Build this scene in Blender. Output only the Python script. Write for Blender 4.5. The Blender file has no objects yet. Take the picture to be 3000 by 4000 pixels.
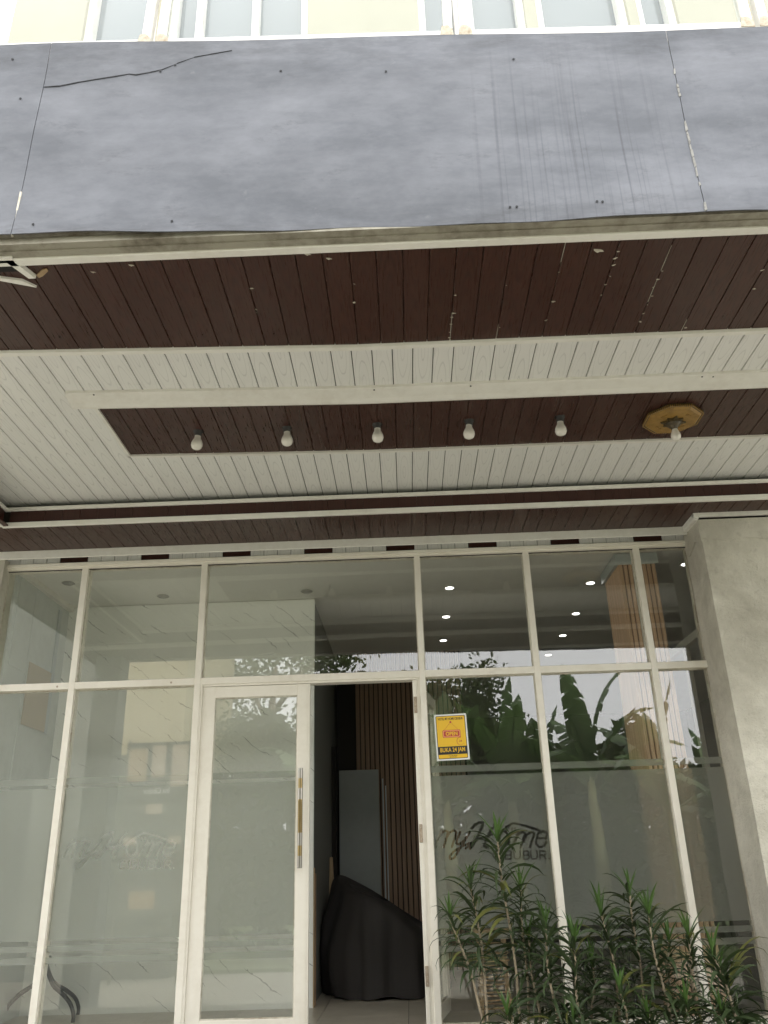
import bpy, bmesh, math, random
import numpy as np
from mathutils import Vector, Matrix
rnd = random.Random(7)
S = bpy.context.scene
R_ = math.radians
# ------------------------------------------------------------------ camera
cam = bpy.data.cameras.new('camera'); co = bpy.data.objects.new('camera', cam); S.collection.objects.link(co)
cam.sensor_fit = 'HORIZONTAL'; cam.sensor_width = 36.0; cam.lens = 36.0 * 3242 / 3000
cam.clip_start = 0.05; cam.clip_end = 3000
th, ro, ya = R_(23.07), R_(1.77), R_(1.0)
fw = Vector((-math.sin(ya) * math.cos(th), math.cos(ya) * math.cos(th), math.sin(th)))
r0 = Vector((math.cos(ya), math.sin(ya), 0)); u0 = r0.cross(fw)
rt = r0 * math.cos(ro) - u0 * math.sin(ro); up = u0 * math.cos(ro) + r0 * math.sin(ro)
m = Matrix.Identity(4)
for i in range(3): m[i][0], m[i][1], m[i][2] = rt[i], up[i], -fw[i]
m.translation = Vector((0, -5.74, 1.5)); co.matrix_world = m
S.camera = co
# ------------------------------------------------------------------ world, sun, exposure
SUN_EL, SUN_AZ = R_(62), R_(35)         # azimuth: clockwise from +Y, the sun stands high behind the building
w = bpy.data.worlds.new('World'); S.world = w; w.use_nodes = True
nt = w.node_tree; N = nt.nodes; L = nt.links
bgn = N['Background']; bgn.inputs['Strength'].default_value = 0.15
sky = N.new('ShaderNodeTexSky'); sky.sky_type = 'NISHITA'; sky.sun_disc = False
sky.sun_elevation = SUN_EL; sky.sun_rotation = SUN_AZ; sky.air_density = 1.0; sky.dust_density = 4.0
hs = N.new('ShaderNodeHueSaturation'); hs.inputs['Saturation'].default_value = 0.12
tc = N.new('ShaderNodeTexCoord'); cn = N.new('ShaderNodeTexNoise'); cn.inputs['Scale'].default_value = 2.2; cn.inputs['Detail'].default_value = 6
cr = N.new('ShaderNodeMapRange'); cr.inputs[1].default_value = .3; cr.inputs[2].default_value = .7; cr.inputs[3].default_value = .85; cr.inputs[4].default_value = 1.25
mx = N.new('ShaderNodeMix'); mx.data_type = 'RGBA'; mx.blend_type = 'MULTIPLY'; mx.inputs[0].default_value = 1
L.new(sky.outputs[0], hs.inputs['Color']); L.new(tc.outputs['Generated'], cn.inputs['Vector']); L.new(cn.outputs['Fac'], cr.inputs[0])
cl = N.new('ShaderNodeMix'); cl.data_type = 'RGBA'; cl.inputs[0].default_value = .65; cl.inputs[7].default_value = (9.0, 8.95, 8.9, 1)   # an even veil of high cloud
L.new(hs.outputs[0], cl.inputs[6]); L.new(cl.outputs[2], mx.inputs[6]); L.new(cr.outputs[0], mx.inputs[7]); L.new(mx.outputs[2], bgn.inputs['Color'])
sl = bpy.data.lights.new('sun', 'SUN'); so = bpy.data.objects.new('sun', sl); S.collection.objects.link(so)
sl.energy = 2.0; sl.angle = R_(6); sl.color = (1.0, .95, .87)
sd = Vector((math.sin(SUN_AZ) * math.cos(SUN_EL), math.cos(SUN_AZ) * math.cos(SUN_EL), math.sin(SUN_EL)))
so.rotation_euler = sd.to_track_quat('Z', 'Y').to_euler(); so.location = sd * 60
S.view_settings.view_transform = 'Standard'; S.view_settings.look = 'None'; S.view_settings.gamma = 1.0
S.view_settings.use_curve_mapping = False; S.view_settings.exposure = 1.9
cy = S.cycles; cy.use_denoising = True; cy.max_bounces = 9; cy.diffuse_bounces = 5; cy.glossy_bounces = 4
cy.transmission_bounces = 6; cy.transparent_max_bounces = 16; cy.sample_clamp_indirect = 6.0

# ------------------------------------------------------------------ mesh helpers
class MB:
    def __init__(s): s.v = []; s.f = []
    def quad(s, a, b, c, d):
        n = len(s.v); s.v += [tuple(a), tuple(b), tuple(c), tuple(d)]; s.f.append((n, n+1, n+2, n+3)); return s
    def box(s, x0, y0, z0, x1, y1, z1):
        n = len(s.v)
        s.v += [(x0,y0,z0),(x1,y0,z0),(x1,y1,z0),(x0,y1,z0),(x0,y0,z1),(x1,y0,z1),(x1,y1,z1),(x0,y1,z1)]
        s.f += [(n,n+3,n+2,n+1),(n+4,n+5,n+6,n+7),(n,n+1,n+5,n+4),(n+1,n+2,n+6,n+5),(n+2,n+3,n+7,n+6),(n+3,n,n+4,n+7)]
        return s
    def prism(s, pts, a, b):          # closed polygon pts, extruded from offset vector a to b
        n = len(s.v); k = len(pts); a = Vector(a); b = Vector(b)
        s.v += [tuple(Vector(p) + a) for p in pts] + [tuple(Vector(p) + b) for p in pts]
        s.f += [tuple(range(n, n+k))[::-1], tuple(range(n+k, n+2*k))]
        s.f += [(n+i, n+(i+1) % k, n+k+(i+1) % k, n+k+i) for i in range(k)]
        return s
    def tube(s, pts, rad, seg=8, cap=True):
        pts = [Vector(p) for p in pts]; k = len(pts); n = len(s.v)
        rad = rad if isinstance(rad, (list, tuple)) else [rad] * k
        ref = None
        for i, p in enumerate(pts):
            t = (pts[min(i+1, k-1)] - pts[max(i-1, 0)]).normalized()
            if ref is None: ref = t.orthogonal().normalized()
            ref = (ref - t * ref.dot(t)).normalized(); q = t.cross(ref)
            for j in range(seg):
                a = 2 * math.pi * j / seg
                s.v.append(tuple(p + (ref * math.cos(a) + q * math.sin(a)) * rad[i]))
        for i in range(k-1):
            for j in range(seg):
                s.f.append((n+i*seg+j, n+i*seg+(j+1) % seg, n+(i+1)*seg+(j+1) % seg, n+(i+1)*seg+j))
        if cap:
            s.f.append(tuple(n+j for j in range(seg))[::-1]); s.f.append(tuple(n+(k-1)*seg+j for j in range(seg)))
        return s
    def lathe(s, prof, seg=20, c=(0, 0, 0)):   # prof: (radius, z)
        n = len(s.v); k = len(prof)
        for r, z in prof:
            for j in range(seg):
                a = 2 * math.pi * j / seg; s.v.append((c[0] + r * math.cos(a), c[1] + r * math.sin(a), c[2] + z))
        for i in range(k-1):
            for j in range(seg):
                s.f.append((n+i*seg+j, n+i*seg+(j+1) % seg, n+(i+1)*seg+(j+1) % seg, n+(i+1)*seg+j))
        s.f.append(tuple(n+j for j in range(seg))[::-1]); s.f.append(tuple(n+(k-1)*seg+j for j in range(seg)))
        return s
    def mesh(s, name, mat, smooth=False, bevel=0):
        me = bpy.data.meshes.new(name); me.from_pydata(s.v, [], s.f)
        bm = bmesh.new(); bm.from_mesh(me)
        if bevel:
            bmesh.ops.bevel(bm, geom=[e for e in bm.edges if len(e.link_faces) == 2 and e.calc_face_angle(0) > .5], offset=bevel, segments=1, affect='EDGES', clamp_overlap=True)
        bmesh.ops.recalc_face_normals(bm, faces=bm.faces); bm.to_mesh(me); bm.free()
        if mat: me.materials.append(mat)
        if smooth:
            for p in me.polygons: p.use_smooth = True
        return me
    def obj(s, name, mat, parent=None, smooth=False, bevel=0):
        return link(name, s.mesh(name, mat, smooth, bevel), parent)
def link(name, data, parent=None, loc=None, rot=None, scale=None):
    o = bpy.data.objects.new(name, data); S.collection.objects.link(o)
    if parent: o.parent = parent
    if loc: o.location = loc
    if rot: o.rotation_euler = rot
    if scale: o.scale = scale
    return o
def tag(o, label, cat, group=None):
    o['label'] = label; o['category'] = cat
    if group: o['group'] = group
    return o
def thing(name, label, cat, loc=(0, 0, 0), group=None, rz=0):
    o = bpy.data.objects.new(name, None); S.collection.objects.link(o); o.empty_display_size = .1
    o.location = loc; o.rotation_euler = (0, 0, rz)
    return tag(o, label, cat, group)
def struct(o, kind='structure'): o['kind'] = kind; return o
def B(x0, y0, z0, x1, y1, z1): return MB().box(x0, y0, z0, x1, y1, z1)
def text_mesh(body, mat, width, height, bold=0.0):
    c = bpy.data.curves.new('t', 'FONT'); c.body = body; c.align_x = 'CENTER'; c.align_y = 'CENTER'; c.size = 1; c.offset = bold; c.resolution_u = 3
    o = bpy.data.objects.new('t', c); S.collection.objects.link(o)
    bpy.context.view_layer.update()
    me = bpy.data.meshes.new_from_object(o.evaluated_get(bpy.context.evaluated_depsgraph_get()))
    bpy.data.objects.remove(o); bpy.data.curves.remove(c)
    v = np.array([q.co[:] for q in me.vertices]); lo, hi = v.min(0), v.max(0)
    for q in me.vertices:
        q.co = ((q.co.x - (lo[0]+hi[0])/2) * width / (hi[0]-lo[0]), 0, (q.co.y - (lo[1]+hi[1])/2) * height / (hi[1]-lo[1]))
    me.materials.clear(); me.materials.append(mat); return me

# ------------------------------------------------------------------ materials
def mat(name, col, rough=.5, metal=0.0, spec=.5):
    mt = bpy.data.materials.new(name); mt.use_nodes = True; b = mt.node_tree.nodes['Principled BSDF']
    b.inputs['Base Color'].default_value = (*col, 1); b.inputs['Roughness'].default_value = rough
    b.inputs['Metallic'].default_value = metal; b.inputs['Specular IOR Level'].default_value = spec
    return mt
class NT:
    def __init__(s, mt): s.mt = mt; s.t = mt.node_tree; s.n = s.t.nodes; s.b = s.n['Principled BSDF']; s.c = s.n.new('ShaderNodeTexCoord')
    def l(s, a, b): s.t.links.new(a, b)
    def mapping(s, scale=(1, 1, 1), src='Object', loc=(0, 0, 0), rot=(0, 0, 0)):
        k = s.n.new('ShaderNodeMapping'); k.inputs['Scale'].default_value = scale; k.inputs['Location'].default_value = loc; k.inputs['Rotation'].default_value = rot
        s.l(s.c.outputs[src] if isinstance(src, str) else src, k.inputs[0]); return k.outputs[0]
    def noise(s, vec, scale=5, detail=4, rough=.55, dist=0.0):
        k = s.n.new('ShaderNodeTexNoise'); k.inputs['Scale'].default_value = scale; k.inputs['Detail'].default_value = detail; k.inputs['Roughness'].default_value = rough; k.inputs['Distortion'].default_value = dist
        s.l(vec, k.inputs['Vector']); return k.outputs['Fac']
    def ramp(s, fac, stops):
        k = s.n.new('ShaderNodeValToRGB'); e = k.color_ramp.elements
        while len(e) < len(stops): e.new(.5)
        for q, (p, c) in zip(e, stops): q.position = p; q.color = (*c, 1) if len(c) == 3 else c
        s.l(fac, k.inputs[0]); return k.outputs[0]
    def rng(s, fac, a, b, c, d):
        k = s.n.new('ShaderNodeMapRange')
        for i, v in enumerate((a, b, c, d)): k.inputs[i+1].default_value = v
        s.l(fac, k.inputs[0]); return k.outputs[0]
    def math(s, op, a, b=0.0, c=None):
        k = s.n.new('ShaderNodeMath'); k.operation = op
        for i, v in enumerate((a, b, c)):
            if v is None: continue
            if isinstance(v, (int, float)): k.inputs[i].default_value = v
            else: s.l(v, k.inputs[i])
        return k.outputs[0]
    def mix(s, fac, a, b, mode='MIX'):
        k = s.n.new('ShaderNodeMix'); k.data_type = 'RGBA'; k.blend_type = mode
        for i, v in ((0, fac), (6, a), (7, b)):
            if isinstance(v, (int, float)): k.inputs[i].default_value = v
            elif isinstance(v, tuple): k.inputs[i].default_value = (*v, 1)
            else: s.l(v, k.inputs[i])
        return k.outputs[2]
    def sep(s, vec):
        k = s.n.new('ShaderNodeSeparateXYZ'); s.l(vec, k.inputs[0]); return k.outputs
    def comb(s, x, y, z):
        k = s.n.new('ShaderNodeCombineXYZ')
        for i, v in enumerate((x, y, z)):
            if isinstance(v, (int, float)): k.inputs[i].default_value = v
            else: s.l(v, k.inputs[i])
        return k.outputs[0]
    def rand(s): k = s.n.new('ShaderNodeObjectInfo'); return k.outputs['Random']
    def color(s, c): s.l(c, s.b.inputs['Base Color']); return s
    def rough(s, c): s.l(c, s.b.inputs['Roughness']); return s
    def bump(s, h, strength=.3, dist=.01):
        k = s.n.new('ShaderNodeBump'); k.inputs['Strength'].default_value = strength; k.inputs['Distance'].default_value = dist
        s.l(h, k.inputs['Height']); s.l(k.outputs[0], s.b.inputs['Normal']); return s
def paint(name, col, dirt, rough=.4, scale=3.0, amt=.5, src='Object'):
    mt = mat(name, col, rough); n = NT(mt); v = n.mapping(src=src)
    f = n.noise(v, scale, 6, .65); g = n.noise(v, scale * 9, 4, .6)
    k = n.rng(n.math('MULTIPLY', f, n.math('ADD', g, .5)), .42, .75, 0, amt)
    n.color(n.mix(k, col, dirt)).rough(n.rng(f, .3, .7, rough - .06, rough + .12)); n.bump(g, .03, .001)
    return mt
M = {}
M['alu'] = paint('cream_aluminium', (.83, .79, .695), (.55, .48, .37), .38, 2.2, .28)
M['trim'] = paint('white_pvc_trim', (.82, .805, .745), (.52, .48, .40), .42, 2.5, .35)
M['oldtrim'] = paint('weathered_trim', (.60, .57, .48), (.26, .21, .14), .6, 4.0, .9)
M['peel'] = paint('bare_filler', (.27, .265, .25), (.14, .13, .12), .8, 30, .9)
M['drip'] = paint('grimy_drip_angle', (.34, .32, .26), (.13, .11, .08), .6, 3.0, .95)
M['uptrim'] = paint('white_steel_frame', (.72, .71, .68), (.42, .34, .25), .45, 3.0, .35)
M['gasket'] = mat('black_gasket', (.02, .018, .016), .6)
M['dark'] = mat('void_shade', (.012, .010, .009), .9)
M['grout'] = mat('dark_backing', (.022, .018, .015), .9); M['bback'] = mat('brown_backing', (.026, .013, .009), .9)
def wood_panel(name, base, line, rough, freq, lo, hi, knots):
    mt = mat(name, base, rough, 0, .5 if base[0] > .3 else .38); n = NT(mt); rr = n.rand()
    x, y, z = n.sep(n.c.outputs['Object'])[:3]
    yo = n.math('ADD', y, n.math('MULTIPLY', n.math('FLOOR', n.math('MULTIPLY', rr, 6.0)), .31))
    nz = n.noise(n.comb(n.math('MULTIPLY', x, 14.0), n.math('MULTIPLY', yo, 2.2), rr), 1.0, 3, .5)
    # long cathedral figures: rings of a stretched, wobbling distance around the heart of each repeat
    yy = n.math('SUBTRACT', n.math('FRACT', n.math('MULTIPLY', yo, 1.55)), .5)
    d = n.math('SQRT', n.math('ADD', n.math('POWER', n.math('MULTIPLY', x, 21.0), 2.0), n.math('POWER', n.math('MULTIPLY', yy, 1.5), 2.0)))
    rings = n.math('ABSOLUTE', n.math('SINE', n.math('MULTIPLY', n.math('ADD', d, n.math('MULTIPLY', nz, .32)), freq)))
    f = n.rng(rings, lo, hi, 1, 0)
    fine = n.noise(n.comb(n.math('MULTIPLY', x, 220.0), n.math('MULTIPLY', yo, 7.0), rr), 1.0, 3, .6)
    f = n.math('MULTIPLY', f, n.rng(nz, .25, .6, .35, 1.0))
    c = n.mix(n.math('MULTIPLY', f, knots), base, line)
    big = n.noise(n.comb(n.math('MULTIPLY', x, 18.0), n.math('MULTIPLY', yo, 5.0), 3.0), 1.0, 2, .5)
    c = n.mix(n.rng(big, .62, .80, 0, .55 * knots), c, line)
    c = n.mix(n.rng(fine, .35, .75, 0, .09 * knots), c, line)
    dirt = n.noise(n.c.outputs['Generated'] if False else n.mapping((1.2, 1.2, 1.2)), 2.0, 5, .6)
    c = n.mix(n.math('MULTIPLY', n.math('FRACT', n.math('MULTIPLY', rr, 17.3)), .10 if base[0] > .3 else .30), c, tuple(q * .55 for q in base))
    n.color(n.mix(n.rng(dirt, .55, .8, 0, .12), c, tuple(q * .7 for q in base)))
    n.rough(n.rng(fine, .3, .7, rough - .05, rough + .1)); n.bump(fine, .04, .001)
    return mt
M['pw'] = wood_panel('white_wood_print_panel', (.82, .815, .78), (.42, .42, .40), .36, 9.0, .0, .30, .48)
M['pb'] = wood_panel('brown_wood_print_panel', (.064, .0255, .0175), (.026, .011, .008), .29, 11.0, .0, .95, .8)
M['riser'] = wood_panel('red_brown_riser', (.050, .018, .013), (.022, .010, .008), .35, 9.0, 0, .5, .6)
# painted sheet-metal fascia
mt = mat('blue_grey_fascia_paint', (.2, .2, .235), .42, 0, .18); n = NT(mt)
v = n.mapping(); st = n.noise(n.mapping((1.1, 1, 2.3)), 1.5, 7, .68, .0); fi = n.noise(v, 34, 5, .7)
x, y, z = n.sep(n.c.outputs['Object'])[:3]
strk = n.noise(n.comb(n.math('MULTIPLY', x, 52.0), 0.0, n.math('MULTIPLY', z, .55)), 1.0, 3, .6)
win = n.math('MULTIPLY', n.math('MULTIPLY', n.rng(n.math('ADD', x, n.math('MULTIPLY', n.math('SUBTRACT', fi, .5), .25)), .28, .50, 0, 1), n.rng(x, .98, 1.12, 1, .15)), n.rng(z, .9, .35, .15, 1))
sm = n.noise(n.mapping((2.0, 1, 5.0)), 1.7, 8, .78, .0)
c = n.mix(n.rng(st, .38, .64, 0, 1), (.110, .117, .135), (.182, .190, .214))
c = n.mix(n.math('MULTIPLY', n.rng(strk, .52, .70, 0, 1), n.math('MULTIPLY', win, .55)), c, (.045, .045, .055))
c = n.mix(n.rng(sm, .56, .76, 0, .65), c, (.058, .06, .066))
c = n.mix(n.rng(fi, .66, .78, 0, .25), c, (.04, .04, .045))
gr = n.math('MULTIPLY', n.math('MAXIMUM', n.rng(z, .62, 1.0, 0, 1), n.rng(z, .10, .0, 0, .8)), n.rng(n.noise(n.mapping((1.6, 1, 6.0)), 2.6, 8, .72), .42, .66, 0, .62))
c = n.mix(gr, c, (.062, .064, .070))
c = n.mix(n.rng(n.noise(n.mapping((3.5, 1, 3.5)), 3.0, 6, .7), .64, .74, 0, .5), c, (.21, .215, .235))
n.color(c).rough(n.rng(st, .3, .7, .48, .62))
n.bump(n.math('ADD', n.noise(n.mapping((1.3, 1, 2.8)), 2.0, 2, .4), n.math('MULTIPLY', n.noise(n.mapping((1, 1, .6)), 13, 3, .5), n.rng(x, .75, 1.2, .03, .20))), .22, .03)
M['fascia'] = mt
M['crack'] = mat('crack_dark', (.035, .036, .04), .9)
# plaster column
mt = mat('bare_cement_plaster', (.42, .40, .35), .85); n = NT(mt); v = n.mapping()
a = n.noise(v, 1.7, 8, .66, .3); b = n.noise(v, 13, 6, .7); d = n.noise(v, 90, 3, .6)
c = n.mix(n.rng(a, .36, .66, 0, 1), (.45, .425, .35), (.74, .71, .61)); c = n.mix(n.rng(b, .54, .74, 0, .5), c, (.36, .33, .265))
n.color(n.mix(n.rng(d, .5, .8, 0, .2), c, (.6, .58, .52))); n.bump(n.math('ADD', b, n.math('MULTIPLY', d, .4)), .6, .03)
M['cement'] = mt
# marble print boards with short diagonal dark veins
def marble(name, base):
    mt = mat(name, base, .28); n = NT(mt)
    x, y, z = n.sep(n.c.outputs['Object'])[:3]
    u = n.math('SUBTRACT', n.math('MULTIPLY', x, .80), n.math('MULTIPLY', z, .60)); w_ = n.math('ADD', n.math('MULTIPLY', x, .60), n.math('MULTIPLY', z, .80))
    wob = n.noise(n.mapping(), 9.0, 5, .7); big = n.noise(n.mapping(), 1.6, 2, .5)
    zz = n.math('ADD', n.math('MULTIPLY', w_, 11.0), n.math('ADD', n.math('MULTIPLY', wob, .75), n.math('MULTIPLY', big, 1.6)))
    row = n.math('FLOOR', zz); fr = n.math('ABSOLUTE', n.math('SUBTRACT', n.math('FRACT', zz), .5))
    dn = n.noise(n.comb(n.math('MULTIPLY', u, 4.2), n.math('MULTIPLY', row, 7.31), 1.7), 1.0, 2, .5)
    dash = n.rng(dn, .50, .68, 0, 1)
    k = n.math('MULTIPLY', n.math('LESS_THAN', fr, n.math('MULTIPLY', dash, .034)), n.rng(n.noise(n.mapping(), 70, 3, .7), .3, .55, .35, 1))
    soft = n.rng(n.noise(n.mapping((1, 1, 1)), 2.2, 5, .6), .5, .75, 0, .25)
    n.color(n.mix(n.math('MULTIPLY', k, .66), n.mix(soft, base, (.66, .67, .64)), (.10, .10, .09)))
    return mt
M['marble'] = marble('white_marble_print', (.88, .885, .845))
M['board'] = paint('pale_green_board', (.60, .63, .60), (.46, .48, .45), .5, 1.4, .5)
M['patch'] = mat('beige_patch_board', (.50, .43, .32), .6)
M['inceil'] = paint('lobby_ceiling_paint', (.85, .84, .79), (.72, .70, .64), .6, 1.0, .4)
mt = mat('beige_floor_tile', (.45, .41, .34), .3); n = NT(mt); v = n.mapping(src='Object')
n.color(n.ramp(n.noise(v, 3.5, 7, .65), [(.3, (.38, .34, .28)), (.7, (.56, .515, .44))])); M['tile'] = mt
def slatwood(name, a, b):
    mt = mat(name, a, .5); n = NT(mt); rr = n.rand()
    x, y, z = n.sep(n.c.outputs['Object'])[:3]
    g = n.noise(n.comb(n.math('MULTIPLY', x, 60.0), n.math('MULTIPLY', y, 60.0), n.math('ADD', n.math('MULTIPLY', z, 1.6), n.math('MULTIPLY', rr, 30.0))), 1.0, 4, .6)
    c = n.mix(n.rng(g, .3, .7, 0, 1), a, b); n.color(n.mix(n.math('MULTIPLY', rr, .35), c, tuple(q * .55 for q in a))); return mt
M['slat'] = slatwood('oak_slat', (.74, .50, .33), (.58, .37, .235))
M['dslat'] = slatwood('brown_wall_slat', (.30, .19, .12), (.20, .127, .083))
M['greydoor'] = paint('pale_grey_door_board', (.27, .285, .275), (.21, .22, .212), .5, 1.5, .4)
M['white'] = mat('white_paint', (.75, .74, .70), .5)
M['zinc'] = paint('pale_zinc_flashing', (.50, .54, .54), (.36, .38, .37), .4, 5, .5)
# black cloth
mt = mat('black_cloth', (.028, .024, .023), .8); n = NT(mt); n.bump(n.noise(n.mapping(), 300, 2, .5), .2, .001); M['cloth'] = mt
M['blackmetal'] = mat('black_powder_coat', (.016, .015, .014), .38)
M['rattan'] = slatwood('pale_cane', (.48, .34, .19), (.33, .21, .11))
# clear glass: transparent with thin Fresnel mirror on both faces of the pane
def glass(name, tint, f0=.045, rough=0.0, dust=.022):
    mt = bpy.data.materials.new(name); mt.use_nodes = True; t = mt.node_tree; t.nodes.remove(t.nodes['Principled BSDF'])
    out = t.nodes['Material Output']; tr = t.nodes.new('ShaderNodeBsdfTransparent'); tr.inputs[0].default_value = (*tint, 1)
    gl = t.nodes.new('ShaderNodeBsdfGlossy'); gl.inputs['Roughness'].default_value = rough; gl.inputs[0].default_value = (1, 1, 1, 1)
    lw = t.nodes.new('ShaderNodeLayerWeight'); lw.inputs[0].default_value = .5
    p = t.nodes.new('ShaderNodeMath'); p.operation = 'POWER'; p.inputs[1].default_value = 5; t.links.new(lw.outputs['Facing'], p.inputs[0])
    q = t.nodes.new('ShaderNodeMath'); q.operation = 'MULTIPLY_ADD'; q.inputs[1].default_value = 1 - f0; q.inputs[2].default_value = f0; t.links.new(p.outputs[0], q.inputs[0])
    mxs = t.nodes.new('ShaderNodeMixShader'); t.links.new(q.outputs[0], mxs.inputs[0]); t.links.new(tr.outputs[0], mxs.inputs[1]); t.links.new(gl.outputs[0], mxs.inputs[2])
    tcn = t.nodes.new('ShaderNodeTexCoord'); nz = t.nodes.new('ShaderNodeTexNoise'); nz.inputs['Scale'].default_value = 3.1; nz.inputs['Detail'].default_value = 7; nz.inputs['Roughness'].default_value = .7; t.links.new(tcn.outputs['Object'], nz.inputs['Vector'])
    mr = t.nodes.new('ShaderNodeMapRange'); mr.inputs[1].default_value = .35; mr.inputs[2].default_value = .75; mr.inputs[3].default_value = dust * .25; mr.inputs[4].default_value = dust; t.links.new(nz.outputs['Fac'], mr.inputs[0])
    dfn = t.nodes.new('ShaderNodeBsdfDiffuse'); dfn.inputs[0].default_value = (.62, .60, .54, 1)
    mx2 = t.nodes.new('ShaderNodeMixShader'); t.links.new(mr.outputs[0], mx2.inputs[0]); t.links.new(mxs.outputs[0], mx2.inputs[1]); t.links.new(dfn.outputs[0], mx2.inputs[2])
    t.links.new(mx2.outputs[0], out.inputs[0]); return mt
M['glass'] = glass('window_glass', (.975, .985, .972), .06)
M['upglass'] = glass('railing_glass', (.93, .95, .94), .02)
# frosted film
mt = bpy.data.materials.new('frosted_film'); mt.use_nodes = True; t = mt.node_tree; t.nodes.remove(t.nodes['Principled BSDF'])
out = t.nodes['Material Output']
rf = t.nodes.new('ShaderNodeBsdfRefraction'); rf.inputs['Roughness'].default_value = .27; rf.inputs['IOR'].default_value = 1.25; rf.inputs[0].default_value = (.92, .93, .90, 1)
df = t.nodes.new('ShaderNodeBsdfDiffuse'); df.inputs[0].default_value = (.60, .61, .57, 1)
tl = t.nodes.new('ShaderNodeBsdfTranslucent'); tl.inputs[0].default_value = (.66, .67, .63, 1)
m1 = t.nodes.new('ShaderNodeMixShader'); m1.inputs[0].default_value = .55; t.links.new(df.outputs[0], m1.inputs[1]); t.links.new(tl.outputs[0], m1.inputs[2])
m2 = t.nodes.new('ShaderNodeMixShader'); m2.inputs[0].default_value = .50; t.links.new(m1.outputs[0], m2.inputs[1]); t.links.new(rf.outputs[0], m2.inputs[2])
t.links.new(m2.outputs[0], out.inputs[0]); M['frost'] = mt
M['cream'] = paint('cream_wall_paint', (.33, .313, .238), (.28, .265, .20), .7, 1.2, .4)
M['rust'] = paint('rusty_weld', (.52, .47, .38), (.26, .19, .12), .8, 40, .9)
M['winglass'] = mat('room_window_glass', (.15, .17, .18), .08); M['winglass'].node_tree.nodes['Principled BSDF'].inputs['Specular IOR Level'].default_value = .55
def leafmat(name, a, b, rough=.42, trl=.22):
    mt = mat(name, a, rough); n = NT(mt); rr = n.rand()
    y = n.sep(n.c.outputs['Object'])[1]
    f = n.noise(n.mapping((60, 3, 60)), 1.0, 3, .6)
    c = n.mix(n.rng(f, .3, .7, 0, 1), a, b); n.color(n.mix(n.math('MULTIPLY', rr, .5), c, tuple(q * .45 for q in a)))
    bb = n.b; bb.inputs['Transmission Weight'].default_value = 0
    t = mt.node_tree; tl = t.nodes.new('ShaderNodeBsdfTranslucent'); t.links.new(bb.inputs['Base Color'].links[0].from_socket, tl.inputs[0])
    mm = t.nodes.new('ShaderNodeMixShader'); mm.inputs[0].default_value = trl
    t.links.new(bb.outputs[0], mm.inputs[1]); t.links.new(tl.outputs[0], mm.inputs[2]); t.links.new(mm.outputs[0], t.nodes['Material Output'].inputs[0])
    return mt
M['leaf'] = leafmat('dracaena_leaf', (.042, .070, .024), (.072, .106, .038), .58)
M['spear'] = leafmat('young_spear_leaf', (.075, .155, .028), (.11, .20, .05))
M['dryleaf'] = leafmat('yellowing_leaf', (.20, .20, .055), (.12, .15, .04))
M['cane'] = paint('dracaena_cane', (.34, .28, .19), (.16, .12, .08), .8, 25, .9)
M['ban'] = leafmat('banana_leaf', (.085, .15, .045), (.12, .20, .065), .4, .42)
M['banst'] = paint('banana_stem', (.16, .17, .07), (.10, .06, .03), .7, 3, .9)
M['treeleaf'] = leafmat('tree_leaf', (.065, .10, .032), (.11, .15, .05), .55, .4)
M['bark'] = paint('grey_bark', (.16, .125, .09), (.07, .055, .04), .9, 6, .9)
M['gold'] = paint('gold_moulding', (.33, .19, .045), (.16, .09, .02), .38, 18, .8)
M['goldk'] = paint('tarnished_brass', (.055, .042, .022), (.16, .11, .04), .35, 40, .9)
M['bulb'] = mat('opal_bulb_glass', (.80, .77, .70), .22)
M['socket'] = mat('black_socket', (.012, .011, .010), .5)
M['steel'] = mat('polished_steel', (.27, .255, .225), .3, 1.0)
M['brass'] = mat('aged_brass', (.24, .18, .085), .34, 1.0)
M['hinge'] = paint('worn_hinge_plate', (.44, .36, .27), (.22, .16, .11), .55, 40, .8)
M['paper'] = mat('white_card', (.82, .82, .80), .35); M['yel'] = mat('yellow_print', (.86, .52, .012), .35)
M['blk'] = mat('black_print', (.012, .011, .010), .4); M['red'] = mat('red_print', (.50, .055, .03), .4); M['pink'] = mat('orange_print', (.85, .36, .15), .4)
M['sleeve'] = glass('clear_sleeve', (.9, .92, .9), .05)
M['soil'] = paint('dark_soil', (.07, .05, .035), (.03, .02, .015), .95, 20, .9)
mt = mat('yard_concrete', (.28, .27, .24), .85); n = NT(mt); v = n.mapping()
n.color(n.ramp(n.noise(v, .6, 8, .65), [(.3, (.17, .16, .135)), (.7, (.25, .24, .205))])); n.bump(n.noise(v, 40, 4), .3, .01); M['yard'] = mt
mt = mat('verge_grass', (.06, .09, .03), .9); n = NT(mt); n.color(n.ramp(n.noise(n.mapping(), 3, 8, .7), [(.3, (.035, .055, .018)), (.7, (.09, .12, .04))])); M['grass'] = mt
M['lamp'] = bpy.data.materials.new('lit_downlight'); M['lamp'].use_nodes = True
b = M['lamp'].node_tree.nodes['Principled BSDF']; b.inputs['Base Color'].default_value = (.9, .9, .88, 1); b.inputs['Emission Color'].default_value = (1, .97, .92, 1); b.inputs['Emission Strength'].default_value = 2.0
M['lampoff'] = mat('unlit_downlight', (.40, .39, .36), .4)
M['blue'] = paint('grey_blue_pillar_paint', (.20, .22, .235), (.15, .16, .165), .6, 1.5, .5)
M['dimprint'] = mat('dull_red_print', (.17, .135, .11), .5); M['banner'] = mat('dark_banner_print', (.10, .105, .095), .5); M['orange'] = mat('orange_picture_print', (.36, .27, .17), .5); M['cbox'] = mat('pale_orange_box', (.42, .35, .27), .5)

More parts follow.
